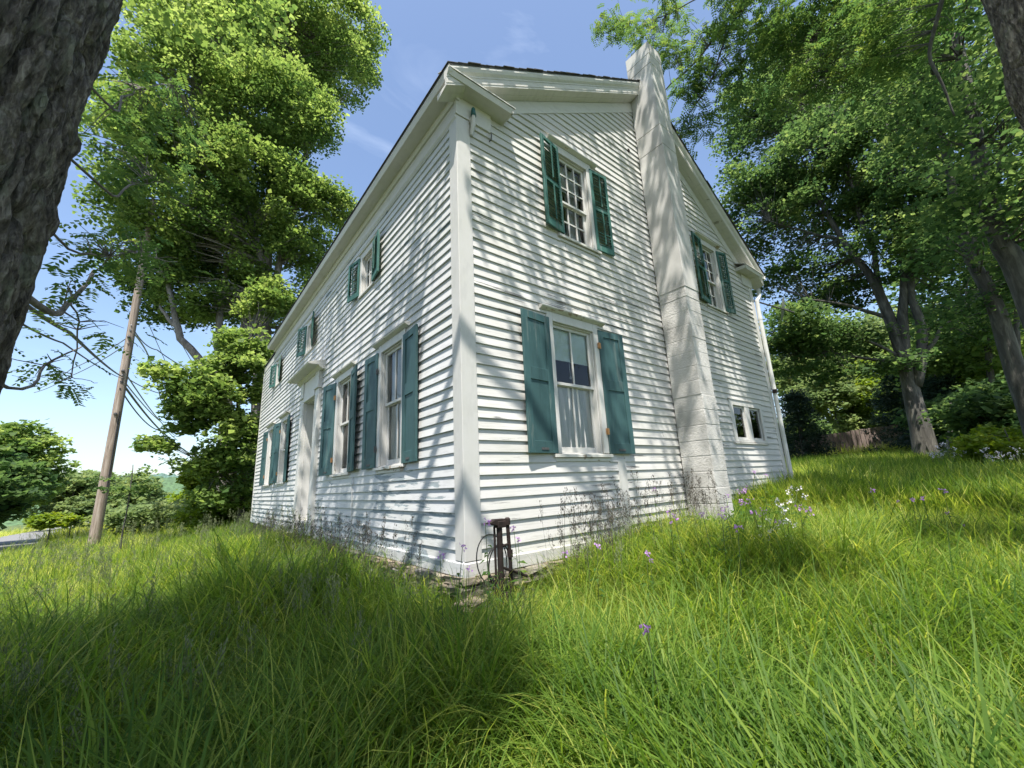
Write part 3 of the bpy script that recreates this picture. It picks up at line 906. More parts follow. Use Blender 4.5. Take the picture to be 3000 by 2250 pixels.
# gable, lower window
wn, ih, mid = window(GW[0], 'G')
c = GW[0]['c']
mb = curtain_mesh(-ih+0.02, ih-0.02, 1.08, mid-0.0, 0.090, 9, 0.008, seed=3); mb.build('curtain', M['curtain'], wn, smooth=True)
mb = curtain_mesh(-ih+0.02, ih-0.02, mid+0.0, mid+0.035, 0.092, 16, 0.008, seed=4); mb.build('curtain_heading', M['curtain'], wn, smooth=True)
mb = MB(); mb.tube([(-ih, 0.10, mid), (ih, 0.10, mid)], 0.006, 8); mb.build('curtain_rod', M['oldiron'], wn)
mb = MB(); mb.box(-ih+0.016, ih-0.016, 0.078, 0.081, 2.20, 2.60).box(-ih+0.016, ih-0.016, 0.074, 0.085, 2.175, 2.20); mb.build('roller_blind', M['blind'], wn)
mb = MB(); mb.tube([(-0.03, 0.071, 2.18), (-0.025, 0.071, 1.99)], 0.003, 6)
ring = [(-0.025+0.014*math.sin(t), 0.071, 1.976+0.014*math.cos(t)) for t in np.linspace(0, 2*PI, 14)]
mb.tube(ring, 0.0045, 6, cap=False); mb.build('blind_pull', M['trim'], wn)
e1 = panel_shutter('G', c-GW[0]['h']+0.02, -1, 1.045, 2.64, 0.455, 5, -0.050)
e2 = panel_shutter('G', c+GW[0]['h']-0.01, 1, 1.045, 2.66, 0.470, 4, -0.045)
for zz in (1.32, 2.44): hinge(e2, -0.005, zz, 0.004)
# gable, upper windows
wn, ih, mid = window(GW[1], 'G')
mb = curtain_mesh(-0.02, ih-0.01, 3.93, 4.85, 0.16, 4, 0.03, taper=0.12, seed=8); mb.build('curtain', M['curtain'], wn, smooth=True)
mb = curtain_mesh(-ih+0.01, ih-0.01, 4.74, 5.19, 0.125, 3, 0.012, seed=9); mb.build('curtain', M['curtain'], wn, smooth=True)
louvre_shutter('G', GW[1]['c']-GW[1]['h']+0.07, -1, 3.90, 5.24, 0.375, 9, -0.055)
louvre_shutter('G', GW[1]['c']+GW[1]['h']-0.04, 1, 3.90, 5.24, 0.355, 4, -0.045)
wn, ih, mid = window(GW[2], 'G')
mb = curtain_mesh(-ih, -0.05, 3.88, 5.15, 0.13, 3, 0.02, seed=11); mb.build('curtain', M['curtain'], wn, smooth=True)
mb = curtain_mesh(0.08, ih, 3.88, 5.15, 0.13, 3, 0.02, seed=12); mb.build('curtain', M['curtain'], wn, smooth=True)
louvre_shutter('G', GW[2]['c']-GW[2]['h']+0.10, -1, 3.84, 5.22, 0.42, 7, -0.06, missing=(13, 16, 17, 19, 20, 21, 22))
louvre_shutter('G', GW[2]['c']+GW[2]['h']-0.03, 1, 3.84, 5.18, 0.27, 14, -0.05)
# front, lower
for i, g in enumerate(FW[:4]):
    wn, ih, mid = window(g, 'F')
    if i == 0:
        mb = curtain_mesh(-ih+0.02, ih-0.12, g['z0'], g['z1'], 0.11, 4, 0.02, seed=20); mb.build('curtain', M['curtain'], wn, smooth=True)
        mb = curtain_mesh(0.0, ih, g['z0'], g['z1'], 0.10, 4, 0.016, seed=21); mb.build('curtain', M['curtain'], wn, smooth=True)
    elif i == 1:
        mb = curtain_mesh(-ih+0.12, 0.04, g['z0'], mid+0.1, 0.15, 3, 0.02, taper=0.35, seed=22); mb.build('curtain', M['curtain'], wn, smooth=True)
        mb = curtain_mesh(0.12, ih, g['z0'], mid+0.1, 0.15, 2, 0.02, seed=23); mb.build('curtain', M['curtain'], wn, smooth=True)
    else:
        mb = curtain_mesh(-ih, ih, g['z0'], g['z1'], 0.14, 6, 0.02, seed=24+i); mb.build('curtain', M['curtain'], wn, smooth=True)
    # right-hand shutter (towards the corner) and left-hand shutter; local +x is -y
    a = panel_shutter('F', g['c']-g['h']+0.02, 1, g['z0']-0.02, g['z1']+0.02, 0.43, (4, 9, 6, 5)[i], -0.05)
    b = panel_shutter('F', g['c']+g['h']-0.01, -1, g['z0']-0.02, g['z1']+0.02, 0.42, (3, 12, 8, 6)[i], -0.05)
    for zz in (1.27, 2.33): hinge(b, 0.0, zz, 0.004, 'oldiron' if i == 0 else 'brass')
for i, g in enumerate(FW[4:]):
    wn, ih, mid = window(g, 'F')
    mb = curtain_mesh(-ih, ih*0.3, g['z0'], g['z1'], 0.14, 3, 0.02, seed=34+i); mb.build('curtain', M['curtain'], wn, smooth=True)
    louvre_shutter('F', g['c']-g['h']+0.03, 1, g['z0']-0.01, g['z1']+0.05, 0.37, (8, 14, 12)[i], -0.05, two=False)
    louvre_shutter('F', g['c']+g['h']-0.02, -1, g['z0']-0.01, g['z1']+0.05, 0.36, (10, 16, 14)[i], -0.05, two=False)

# small twin window low on the gable
x0, x1, z0, z1 = SMALL['x0'], SMALL['x1'], SMALL['z0'], SMALL['z1']
mb = MB()
mb.box(x0, x0+0.13, -0.028, 0.002, z0, z1).box(x1-0.09, x1, -0.028, 0.002, z0, z1)
mb.box(x0+0.13, x1-0.09, -0.027, 0.002, z1-0.10, z1).box(x0+0.13, x1-0.09, -0.027, 0.002, z0, z0+0.05)
xm0, xm1 = 6.20, 6.39
mb.box(xm0, xm1, -0.022, 0.03, z0+0.05, z1-0.10)
sw_ = mb.build('window', M['trim'], house, bevel=0.003)
tag(sw_, 'low twin window without shutters beside the downspout')
mb = MB(); mb.prism([(0, z0-0.035), (-0.045, z0-0.035), (-0.045, z0-0.008), (0, z0-0.001)], 0, x0-0.03, x1+0.03); mb.build('sill', M['sill'], sw_)
mb = MB(); mb.prism([(0, z1+0.001), (-0.04, z1+0.001), (-0.04, z1+0.012), (0, z1+0.025)], 0, x0-0.04, x1+0.02); mb.build('drip_cap', M['sill'], sw_)
for a, b in ((x0+0.13, xm0), (xm1, x1-0.09)):
    mb = MB(); za, zb = z0+0.05, z1-0.10
    mb.box(a, a+0.035, 0.01, 0.04, za, zb).box(b-0.035, b, 0.01, 0.04, za, zb).box(a+0.035, b-0.035, 0.01, 0.04, za, za+0.04).box(a+0.035, b-0.035, 0.01, 0.04, zb-0.035, zb)
    mb.build('sash', M['trim'], sw_)
    mb = MB(); mb.box(a+0.035, b-0.035, 0.022, 0.026, za+0.04, zb-0.035); mb.build('pane', M['glass'], sw_)
    mb = curtain_mesh(b-0.20, b-0.02, za, zb, 0.06, 2, 0.01, seed=int(a*10)); mb.build('curtain', M['curtain'], sw_, smooth=True)

# ------------------------------------------------------------------ front door
dc = DOOR['c']
door_sur = empty('door_surround', (0, dc, 0), -PI/2, house)    # local x = -y
mb = MB()
for s in (-1, 1):
    a, b = sorted((s*0.46, s*0.72)); mb.box(a, b, -0.075, 0.002, 0.10, 2.72)
    a, b = sorted((s*0.49, s*0.69)); mb.box(a, b, -0.085, -0.0745, 0.34, 2.60)
mb.build('pilaster', M['trim'], door_sur, bevel=0.004)
mb = MB()
for s in (-1, 1):
    a, b = sorted((s*0.44, s*0.75)); mb.box(a, b, -0.105, 0.0, 2.721, 2.765); mb.box(a+0.01*0, b, -0.10, 0.0, 0.02, 0.099)
mb.build('pilaster_cap', M['trim'], door_sur, bevel=0.004)
mb = MB(); mb.box(-0.72, 0.72, -0.065, 0.002, 2.766, 3.06); mb.box(-0.44, 0.44, -0.085, 0.001, 2.62, 2.765)
for s in (-1, 1):
    a, b = sorted((s*0.50, s*0.72)); mb.box(a, b, -0.09, -0.0645, 2.767, 3.059)
mb.build('entablature', M['trim'], door_sur, bevel=0.004)
mb = MB(); mb.prism([(0, 3.061), (-0.08, 3.061), (-0.13, 3.10), (-0.14, 3.125), (-0.32, 3.125), (-0.335, 3.14), (-0.345, 3.155), (0, 3.25)], 0, -0.90, 0.90)
mb.build('door_hood', M['trim_h'], door_sur, bevel=0.003)
mb = MB()   # recess lining
mb.box(-0.46, -0.44, 0.002, 0.30, 0.24, 2.62).box(0.44, 0.46, 0.002, 0.30, 0.24, 2.62).box(-0.44, 0.44, 0.002, 0.30, 2.60, 2.62)
mb.box(-0.44, 0.44, -0.05, 0.30, 0.20, 0.24)
mb.build('door_frame', M['trim'], door_sur)
mb = MB(); mb.box(-0.44, 0.44, 0.19, 0.25, 2.14, 2.23).box(-0.44, 0.44, 0.20, 0.24, 2.23, 2.29).box(-0.44, 0.44, 0.20, 0.24, 2.55, 2.60)
for x in (-0.44, -0.16, 0.12, 0.40): mb.box(x, x+0.04, 0.20, 0.24, 2.29, 2.55)
mb.build('transom', M['trim'], door_sur)
mb = MB(); mb.box(-0.44, 0.44, 0.218, 0.222, 2.29, 2.55); mb.build('pane', M['glass'], door_sur)
door = empty('door', (0, dc, 0), -PI/2, house)
mb = MB(); z0, z1 = 0.241, 2.139
mb.box(-0.438, -0.33, 0.20, 0.24, z0, z1).box(0.33, 0.438, 0.20, 0.24, z0, z1).box(-0.05, 0.05, 0.20, 0.24, z0, z1)
for a, b in ((z0, 0.44), (0.98, 1.16), (1.72, 1.80), (2.03, z1)):
    mb.box(-0.33, -0.05, 0.201, 0.239, a, b).box(0.05, 0.33, 0.201, 0.239, a, b)
mb.build('door_leaf', M['trim'], door, bevel=0.003)
for xa, xb in ((-0.33, -0.05), (0.05, 0.33)):
    for za, zb in ((0.44, 0.98), (1.16, 1.72), (1.80, 2.03)):
        mb = MB(); mb.box(xa, xb, 0.215, 0.232, za, zb); mb.build('door_panel', M['trim'], door)
mb = MB(); mb.tube([(0.38, 0.20, 1.08), (0.38, 0.165, 1.08)], 0.012, 8); mb.tube([(0.38, 0.165, 1.08), (0.38, 0.15, 1.08), (0.38, 0.13, 1.08), (0.38, 0.125, 1.08)], [0.015, 0.03, 0.028, 0.01], 10)
mb.build('door_knob', M['trim'], door)

# ------------------------------------------------------------------ foundation stones
fnd = MB()
fnd.box(0.06, HW-0.06, 0.06, HL2-0.05, -1.3, -0.045)
fo = fnd.build('foundation', M['stone'], house)
rs = random.Random(5)
def stone_obj(cx, cy, cz, lx, ly, lz, rz):
    mb = MB(); n = 8
    ring = []
    for lev, (kz, kr) in enumerate(((-0.5, 0.94), (-0.3, 1.0), (0.3, 0.99), (0.5, 0.93))):
        for k in range(n):
            a = 2*PI*k/n+0.3
            ca, sa = math.cos(a), math.sin(a)
            sx = math.copysign(abs(ca)**0.28, ca); sy = math.copysign(abs(sa)**0.28, sa)
            q = 1+rs.uniform(-0.10, 0.10)
            ring.append((lx/2*sx*kr*q, ly/2*sy*kr*q, lz*kz*(1+rs.uniform(-0.12, 0.12))))
    fs = []
    for l in range(3):
        for k in range(n): fs.append((l*n+k, l*n+(k+1) % n, (l+1)*n+(k+1) % n, (l+1)*n+k))
    fs.append(tuple(range(n-1, -1, -1))); fs.append(tuple(range(3*n, 4*n)))
    mb.add(ring, fs)
    o = mb.build('foundation_stone', M['stone'], fo, loc=(cx, cy, cz))
    o.rotation_euler = (rs.uniform(-0.05, 0.05), rs.uniform(-0.06, 0.06), rz)
    return o
def stone_run(L0, L1, top, bottomf, wall):
    zt = top
    row = 0
    while True:
        hh = rs.uniform(0.035, 0.085)
        u = L0+rs.uniform(-0.1, 0.0); any_ = False
        while u < L1:
            ln = rs.uniform(0.18, 0.42)
            if zt-hh > bottomf(u)-0.12:
                any_ = True
                if wall == 'F': stone_obj(0.035+rs.uniform(-0.03, 0.02), u+ln/2, zt-hh/2, 0.26, ln*0.985, hh*0.97, 0)
                else: stone_obj(u+ln/2, 0.035+rs.uniform(-0.03, 0.02), zt-hh/2, ln*0.985, 0.26, hh*0.97, 0)
            u += ln
        zt -= hh; row += 1
        if not any_ or row > 11: break
stone_run(-0.04, 9.5, -0.032, lambda u: hgt(-0.2, u), 'F')
stone_run(0.16, 3.6, -0.032, lambda u: hgt(u, -0.2), 'G')
for i in range(6):   # fallen stones at the corner
    stone_obj(0.05+rs.uniform(-0.2, 0.1), -0.10+rs.uniform(-0.08, 0.1), -0.20-i*0.055, rs.uniform(0.22, 0.34), rs.uniform(0.18, 0.26), 0.06, rs.uniform(-0.5, 0.5))

# ------------------------------------------------------------------ small fittings on the house
def thing(name, label, cat, loc=(0, 0, 0), rz=0, group=None):
    return tag(empty(name, loc, rz), label, cat, group)

t = thing('insulator_bracket', 'teal glass insulator on a white bracket under the near eave corner', 'insulator', (0.17, -0.04, 4.9))
mb = MB(); mb.tube([(0, -0.045, -0.02), (0, -0.045, 0.03), (0, -0.045, 0.075), (0, -0.045, 0.10)], [0.032, 0.028, 0.024, 0.010], 12); mb.build('insulator', M['ceramic'], t, smooth=True)
mb = MB(); mb.tube([(0, -0.045, -0.02), (0.0, -0.035, -0.12), (-0.01, -0.01, -0.26)], [0.022, 0.032, 0.016], 8); mb.box(-0.03, 0.03, -0.025, 0.0, -0.09, -0.03); mb.build('bracket', M['trim'], t)
mb = MB(); mb.tube([(0.44, 0, 4.74), (0.44, -0.05, 4.73), (0.44, -0.06, 4.80), (0.44, -0.05, 4.83)], 0.008, 6)
tag(mb.build('wire_hook', M['oldiron']), 'small rusty hook on the clapboards below the eave return', 'hook')
# nest hole near the chimney
mb = MB(); mb.tube([(3.42, -0.012, 6.20), (3.42, -0.026, 6.20)], [0.035, 0.030], 9)
tag(mb.build('wasp_nest', M['iron']), 'dark round nest stuck to the clapboards high beside the chimney', 'nest')

# gutter and downspout at the back corner
t = thing('downspout', 'white downspout running down the far corner of the gable', 'downspout', (HW+0.04, -0.075, 0))
pts = [(0.0, 0, 0.0), (0.0, 0, 4.05), (0.01, 0, 4.45), (0.16, 0, 4.58), (0.22, 0, 4.66), (0.24, 0, 4.80)]
mb = MB(); mb.tube(pts, [0.042]*6, 10); mb.build('pipe', M['gutter'], t, smooth=False)
mb = MB(); mb.tube([(0, 0, 1.95), (0, 0, 2.0)], 0.047, 10); mb.tube([(0, 0, 4.0), (0, 0, 4.06)], 0.047, 10); mb.build('collar', M['gutter'], t)
mb = MB(); mb.box(-0.06, 0.02, -0.046, 0.02, 2.34, 2.42); mb.build('strap', M['iron'], t)
mb = MB(); mb.prism([(7.87, 4.98), (7.99, 4.98), (8.02, 5.08), (8.005, 5.08), (7.98, 4.992), (7.885, 4.992), (7.885, 5.07), (7.87, 5.07)], 1, -0.24, 10.0)
tag(mb.build('gutter', M['gutter']), 'white gutter along the back eave above the downspout', 'gutter')

# satellite dish off the back corner
pd = at(2292, 905, 11.9)
t = thing('satellite_dish', 'grey oval satellite dish on a thin arm behind the far house corner', 'satellite dish', tuple(pd))
mb = MB(); n = 20
dv = np.array([-0.25, 0.95, 0.25]); dv /= np.linalg.norm(dv)
aa = np.cross(dv, [0, 0, 1]); aa /= np.linalg.norm(aa); bb = np.cross(dv, aa)
vs_ = []
for r_, q in ((0.0, 0.05), (0.09, 0.04), (0.16, 0.022), (0.21, 0.0)):
    for k in range(n):
        th = 2*PI*k/n; vs_.append(-dv*q+aa*r_*math.cos(th)+bb*r_*1.5*math.sin(th))
fs_ = [(l*n+k, l*n+(k+1) % n, (l+1)*n+(k+1) % n, (l+1)*n+k) for l in range(3) for k in range(n)]
mb.add(vs_, fs_); mb.build('reflector', M['dish'], t, smooth=True)
mb = MB(); mb.tube([-dv*0.06, -dv*0.25+bb*0.1, np.array([HW+0.25, 0.3, 4.75])-pd], 0.018, 8); mb.build('arm', M['oldiron'], t)

# telephone cord hanging below the front windows and along the sill
mb = MB()
mb.tube([(-0.02, 3.05, 0.96), (-0.03, 2.98, 0.86), (-0.03, 3.02, 0.80), (-0.025, 3.0, 0.5), (-0.03, 2.99, 0.22), (-0.04, 3.05, 0.12)], 0.006, 6)
tag(mb.build('hanging_cord', M['trim']), 'white cord hanging from the sill of the second front window', 'cord')
mb = MB(); mb.tube([(-0.05, y, 0.12-0.04*math.sin((y-3)/1.5*PI) if y < 6 else 0.10) for y in np.linspace(3.0, 11.0, 40)], 0.006, 6)
tag(mb.build('low_cord', M['wire_grey']), 'grey cord sagging along the foot of the front wall', 'cord')

# ------------------------------------------------------------------ old hand pump at the corner
PX, PY = 0.42, -0.30
def pp(u, v, y=PY): return onplane(u, v, 1, y)
b0 = pp(1462, 1530); 
t = thing('hand_pump', 'rusty black iron well pump standing in weeds at the near house corner', 'pump', (0, 0, 0))
top = pp(1462, 1530); bot = pp(1478, 1790)
mb = MB()
bz = hgt(top[0], PY)
mb.tube([(top[0], PY, bz-0.1), (top[0], PY, top[2]-0.02)], 0.026, 12)
mb.tube([(top[0]-0.045, PY+0.01, bz), (top[0]-0.045, PY+0.01, top[2]-0.03)], 0.010, 8)
mb.build('barrel', M['iron'], t, smooth=False)
mb = MB()
z_ = top[2]
mb.box(top[0]-0.035, top[0]+0.055, PY-0.035, PY+0.035, z_-0.045, z_+0.012)
mb.prism([(top[0]-0.13, z_+0.0), (top[0]-0.03, z_-0.03), (top[0]+0.05, z_-0.03), (top[0]+0.05, z_+0.028), (top[0]-0.06, z_+0.03)], 1, PY-0.028, PY+0.028)
mb.build('spout', M['iron'], t, bevel=0.006)
p2 = pp(1490, 1520)
mb = MB()
mb.tube([(p2[0]+0.01, PY+0.02, bz-0.05), (p2[0]+0.015, PY+0.02, z_-0.35), (p2[0], PY+0.02, p2[2]-0.03)], 0.017, 10)
mb.tube([(p2[0], PY+0.02, p2[2]-0.05), (p2[0], PY+0.02, p2[2]+0.0), (p2[0], PY+0.02, p2[2]+0.012)], [0.027, 0.027, 0.014], 12)
mb.tube([(p2[0]+0.014, PY+0.02, z_-0.30), (p2[0]+0.014, PY+0.02, z_-0.24)], 0.026, 12)
mb.build('riser_pipe', M['iron'], t)
mb = MB(); mb.tube([(top[0], PY, z_-0.20), (p2[0]+0.01, PY+0.02, z_-0.19)], 0.010, 8); mb.tube([(top[0], PY, z_-0.36), (p2[0]+0.16, PY-0.02, z_-0.47)], 0.012, 8)
mb.build('handle', M['iron'], t)
mb = MB(); mb.tube([(top[0]+0.03, PY, bz-0.05), (top[0]+0.03, PY, bz+0.08), (top[0]+0.03, PY, bz+0.20), (top[0]+0.03, PY, bz+0.30)], [0.13, 0.12, 0.075, 0.05], 12)
mb.tube([(top[0]+0.11, PY-0.02, bz+0.0), (top[0]+0.11, PY-0.02, bz+0.22)], [0.10, 0.07], 12)
mb.build('base', M['iron'], t)
t = None
cen = np.array([top[0]-0.045, PY+0.06, z_-0.30])
def loop(c, rx, rz_, a0, a1, tilt, n=26):
    return [c+np.array([rx*math.cos(a), tilt*math.sin(a), rz_*math.sin(a)]) for a in np.linspace(a0, a1, n)]
mb = MB(); mb.tube(loop(cen, 0.155, 0.20, -0.9, 4.2, 0.03), 0.0055, 6); mb.tube(loop(cen+[0.06, -0.02, -0.05], 0.11, 0.17, 0.6, 4.4, -0.02), 0.007, 6)
mb.tube(loop(cen+[0.10, 0.02, -0.07], 0.13, 0.15, 1.2, 4.9, 0.05), 0.006, 6)
tag(mb.build('coiled_cable', M['rubber']), 'black cable looped round the rusty well pump', 'cable')

# ------------------------------------------------------------------ utility pole and lines
pb = at(285, 1530, 20)
pbz = hgt(pb[0], pb[1])
t = thing('utility_pole', 'weathered wooden utility pole with bare top standing by the road', 'utility pole', (pb[0], pb[1], 0))
pts, rr_ = [], []
for k in range(26):
    q = k/25; zz = pbz-0.1+q*(12.5-pbz); pts.append((0.02*math.sin(q*3), 0, zz)); rr_.append(0.155-0.055*q)
mb = MB(); mb.tube(pts, rr_, 14); mb.build('shaft', M['pole'], t, smooth=True)
def zat(v, d=20, u=None):
    return at(u or 340, v, d)[2]
a1 = at(345, 1215, 20); a2 = at(362, 1090, 20); a3 = at(372, 990, 20)
for zz in (a1[2], a2[2], a3[2]):
    mb = MB(); mb.tube([(0.0, -0.16, zz), (0.0, -0.21, zz), (0.0, -0.25, zz)], [0.02, 0.045, 0.03], 10); mb.box(-0.05, 0.05, -0.17, 0.0, zz-0.02, zz+0.02)
    mb.build('wire_clamp', M['oldiron'], t)
mb = MB(); mb.tube([(0.10, -0.11, a1[2]-2.6), (0.09, -0.12, a1[2]+0.1)], 0.02, 8); mb.build('riser_conduit', M['wire'], t)
def line(name, label, P, sag, r, mat='wire', n=24):
    P = [np.array(p) for p in P]; pts = []
    for i in range(len(P)-1):
        for k in range(n+1):
            q = k/n; p = P[i]*(1-q)+P[i+1]*q
            pts.append(p+np.array([0, 0, -sag*4*q*(1-q)]))
    mb = MB(); mb.tube(pts, r, 6); tag(mb.build(name, M[mat]), label, 'power line')
pole_xy = np.array([pb[0], pb[1]])
def onpole(v): zz = at(350, v, 20)[2]; return np.array([pb[0], pb[1]-0.15, zz])
line('power_line', 'thick black bundled cable from the pole towards the near tree trunk', [onpole(1105), at(205, 975, 7.0), at(-150, 700, 4)], 0.05, 0.020)
line('power_line', 'thin black cable just under the bundled cable left of the pole', [onpole(1110), at(185, 1005, 7.0), at(-150, 800, 4)], 0.05, 0.010)
line('power_line', 'upper grey wire running from the pole down to the left behind the trunk', [onpole(985), at(210, 1080, 27), at(110, 1140, 35)], 0.1, 0.018, 'wire_grey')
line('power_line', 'lower grey wire running from the pole down to the left behind the trunk', [onpole(1005), at(210, 1100, 27), at(100, 1150, 35)], 0.1, 0.018, 'wire_grey')
line('power_line', 'thick black bundled cable dropping right of the pole towards the maple', [onpole(1120), at(475, 1265, 34), at(560, 1330, 55)], 0.1, 0.04)
line('power_line', 'black cable below the bundle on the right side of the pole', [onpole(1140), at(470, 1262, 34), at(540, 1315, 50)], 0.3, 0.026)
line('power_line', 'grey wire slanting from mid pole down to the right', [onpole(1085), at(475, 1240, 36), at(520, 1290, 45)], 0.1, 0.026, 'wire_grey')
line('power_line', 'second grey wire slanting beside the first right of the pole', [onpole(1110), at(470, 1235, 36), at(520, 1280, 45)], 0.1, 0.024, 'wire_grey')
line('power_line', 'grey wire curving from the pole top past the limb of the maple', [onpole(965), at(470, 1170, 34), at(500, 1230, 45)], -0.6, 0.03, 'wire_grey')
line('power_line', 'grey wire crossing from pole top to the large maple limb', [onpole(950), at(460, 1025, 22), at(640, 1110, 24)], 0.2, 0.020, 'wire_grey')
line('power_line', 'grey wire from mid pole running right to the low maple leaves', [onpole(1100), at(480, 1155, 24), at(640, 1200, 26)], 0.1, 0.018, 'wire_grey')
line('power_line', 'straight grey guy wire high between pole and maple', [at(465, 890, 30), at(585, 1100, 36)], 0.0, 0.024, 'wire_grey')
line('power_line', 'thin grey wire hanging steeply left of the maple limb', [at(440, 960, 34), at(512, 1120, 40)], 0.0, 0.022, 'wire_grey')

# ------------------------------------------------------------------ board fence
fa, fb = at(2345, 1350, 30), at(2700, 1349, 33)
fr_ = thing('board_fence', 'dark brown board fence at the back of the yard behind the grass', 'fence', (fa[0], fa[1], 0))
dvx, dvy = fb[0]-fa[0], fb[1]-fa[1]; FLn = math.hypot(dvx, dvy); fr_.rotation_euler = (0, 0, math.atan2(dvy, dvx))
NPl = 27
for i in range(NPl):
    x = FLn*i/NPl; wd = FLn/NPl-0.03
    gz = hgt(fa[0]+dvx*i/NPl, fa[1]+dvy*i/NPl)
    zt = 2.55+0.45*(i/NPl)+random.uniform(-0.02, 0.02)+(0.05 if i > 12 else 0)
    mb = MB(); mb.box(x, x+wd, -0.012+random.uniform(-0.008, 0.008), 0.012, gz-0.05, zt); mb.build('plank', M['fence'], fr_)
for zr in (1.35, 2.2):
    mb = MB(); mb.box(0, FLn, 0.013, 0.06, zr, zr+0.1); mb.build('rail', M['fence'], fr_)
for i in range(4):
    mb = MB(); mb.box(FLn*i/3-0.05, FLn*i/3+0.05, 0.0605, 0.16, 0.6, 2.5+0.45*i/3); mb.build('post', M['fence'], fr_)

# ------------------------------------------------------------------ vegetation
def leaf_quads(P, size, tilt=0.55, droop=0.35, width=0.42):
    n = len(P)
    a = rng.uniform(0, 2*PI, n)
    d = np.stack([np.cos(a), np.sin(a), -droop+rng.normal(0, 0.35, n)], 1)
    d /= np.linalg.norm(d, axis=1)[:, None]
    up = np.stack([rng.normal(0, tilt, n), rng.normal(0, tilt, n), np.ones(n)], 1)
    s = np.cross(d, up); s /= np.linalg.norm(s, axis=1)[:, None]+1e-9
    nn = np.cross(s, d)
    sz = (size*np.clip(rng.lognormal(-0.05, 0.32, n), 0.45, 1.9))[:, None]
    V = np.empty((n, 4, 3))
    V[:, 0] = P-d*sz*0.5
    V[:, 2] = P+d*sz*0.5
    k = width*sz
    V[:, 1] = P+s*k-nn*sz*0.12+d*sz*0.05
    V[:, 3] = P-s*k-nn*sz*0.12+d*sz*0.05
    return V

def clusters_in(blobs, gap=-0.12, gscale=0.45):
    out_ = []
    for (cx, cy, cz, rx, ry, rz, n) in blobs:
        k = 0; tries = 0
        while k < n and tries < n*6:
            tries += 1
            v = rng.normal(0, 1, 3); v /= np.linalg.norm(v)
            r = 0.35+0.65*rng.random()**0.6
            p = np.array([cx+v[0]*rx*r, cy+v[1]*ry*r, cz+v[2]*rz*r])
            if noise.noise(Vector(p*gscale)) < gap: continue
            out_.append(p); k += 1
    return np.array(out_)

def crown_mesh(name, C_, per, spread, size, mat, tilt=0.55, droop=0.35, width=0.42, flat=0.5):
    m_ = len(C_)
    n = m_*per
    base = np.repeat(C_, per, 0)
    # layered sprays: discs around each cluster centre, drooping towards the edge
    a = rng.uniform(0, 2*PI, n); r = spread*np.sqrt(rng.random(n))*1.25
    P = base+np.stack([r*np.cos(a), r*np.sin(a), rng.normal(0, spread*flat*0.45, n)-0.25*r*r/spread], 1)
    P += rng.normal(0, spread*0.12, (n, 3))
    V = leaf_quads(P, size, tilt, droop, width)
    tone = np.clip(np.repeat(rng.normal(0.45, 0.17, m_), per)+rng.normal(0, 0.15, n), 0, 1)
    return quads_mesh(name, V, mat, tone)

def wobble(pts, amp, n=10, seed=0):
    """subdivide a polyline and let it wander"""
    pts = np.array(pts, float); L = len(pts)-1; out_ = []
    for i in range(n+1):
        t = i/n*L; k = min(int(t), L-1); q = t-k
        # catmull-rom
        p0 = pts[max(k-1, 0)]; p1 = pts[k]; p2 = pts[k+1]; p3 = pts[min(k+2, L)]
        p = 0.5*((2*p1)+(-p0+p2)*q+(2*p0-5*p1+4*p2-p3)*q*q+(-p0+3*p1-3*p2+p3)*q**3)
        e = amp*min(1, 4*i/n)
        v = noise.noise_vector(Vector((t*1.7+seed*3.1, seed, 0.5)))
        out_.append(p+np.array([v.x, v.y, v.z*0.5])*e)
    return out_

def make_tree(label, cat, trunks, blobs, per, spread, size, leafm, barkm, group=None, name='tree', twig=0.35, gap=-0.12,
              loc=None, droop=0.35, tilt=0.55, width=0.42, flat=0.5, sides=9, twr=0.012, gscale=0.45, amp=0.25):
    """trunks: list of (polyline, r0, r1)"""
    base = np.array(trunks[0][0][0]) if loc is None else np.array(loc)
    root = tag(empty(name, tuple(base)), label, cat, group)
    net = []; netr = []
    for i, (pl_, r0, r1) in enumerate(trunks):
        n = 14; pts = wobble(pl_, amp*(0.3 if i == 0 else 1.0), n, seed=i+len(label))
        rad = [r0+(r1-r0)*(k/n)**0.8 for k in range(n+1)]
        if i == 0:
            rad[0] *= 1.35; rad[1] *= 1.08
        mb = MB(); mb.tube([p-base for p in pts], rad, sides if i == 0 else 7)
        mb.build('trunk' if i == 0 else 'limb', barkm, root, smooth=True)
        st = 0 if i else 5
        net += pts[st:]; netr += rad[st:]
    C_ = clusters_in(blobs, gap, gscale)
    net = np.array(net)
    mb = MB()
    idx = rng.permutation(len(C_))[:int(len(C_)*twig)]
    for j in idx:
        c = C_[j]; d = np.linalg.norm(net-c, axis=1)+0.6*np.maximum(0, net[:, 2]-c[2])
        k = int(np.argmin(d)); a = net[k]
        dist = np.linalg.norm(c-a)
        if dist < 0.2: continue
        mid = (a+c)/2+np.array([0, 0, 0.08*dist])+rng.normal(0, 0.05*dist, 3)
        r = min(netr[k]*0.5, twr*(0.8+dist*0.55))
        mb.tube([a-base, mid-base, c-base], [r, r*0.65, r*0.25], 4, cap=False)
    if mb.v: tag(mb.build('branches', barkm, root), kind='stuff')
    me = crown_mesh('crown', C_-base, per, spread, size, leafm, tilt, droop, width, flat)
    inst('crown', me, root)
    return root

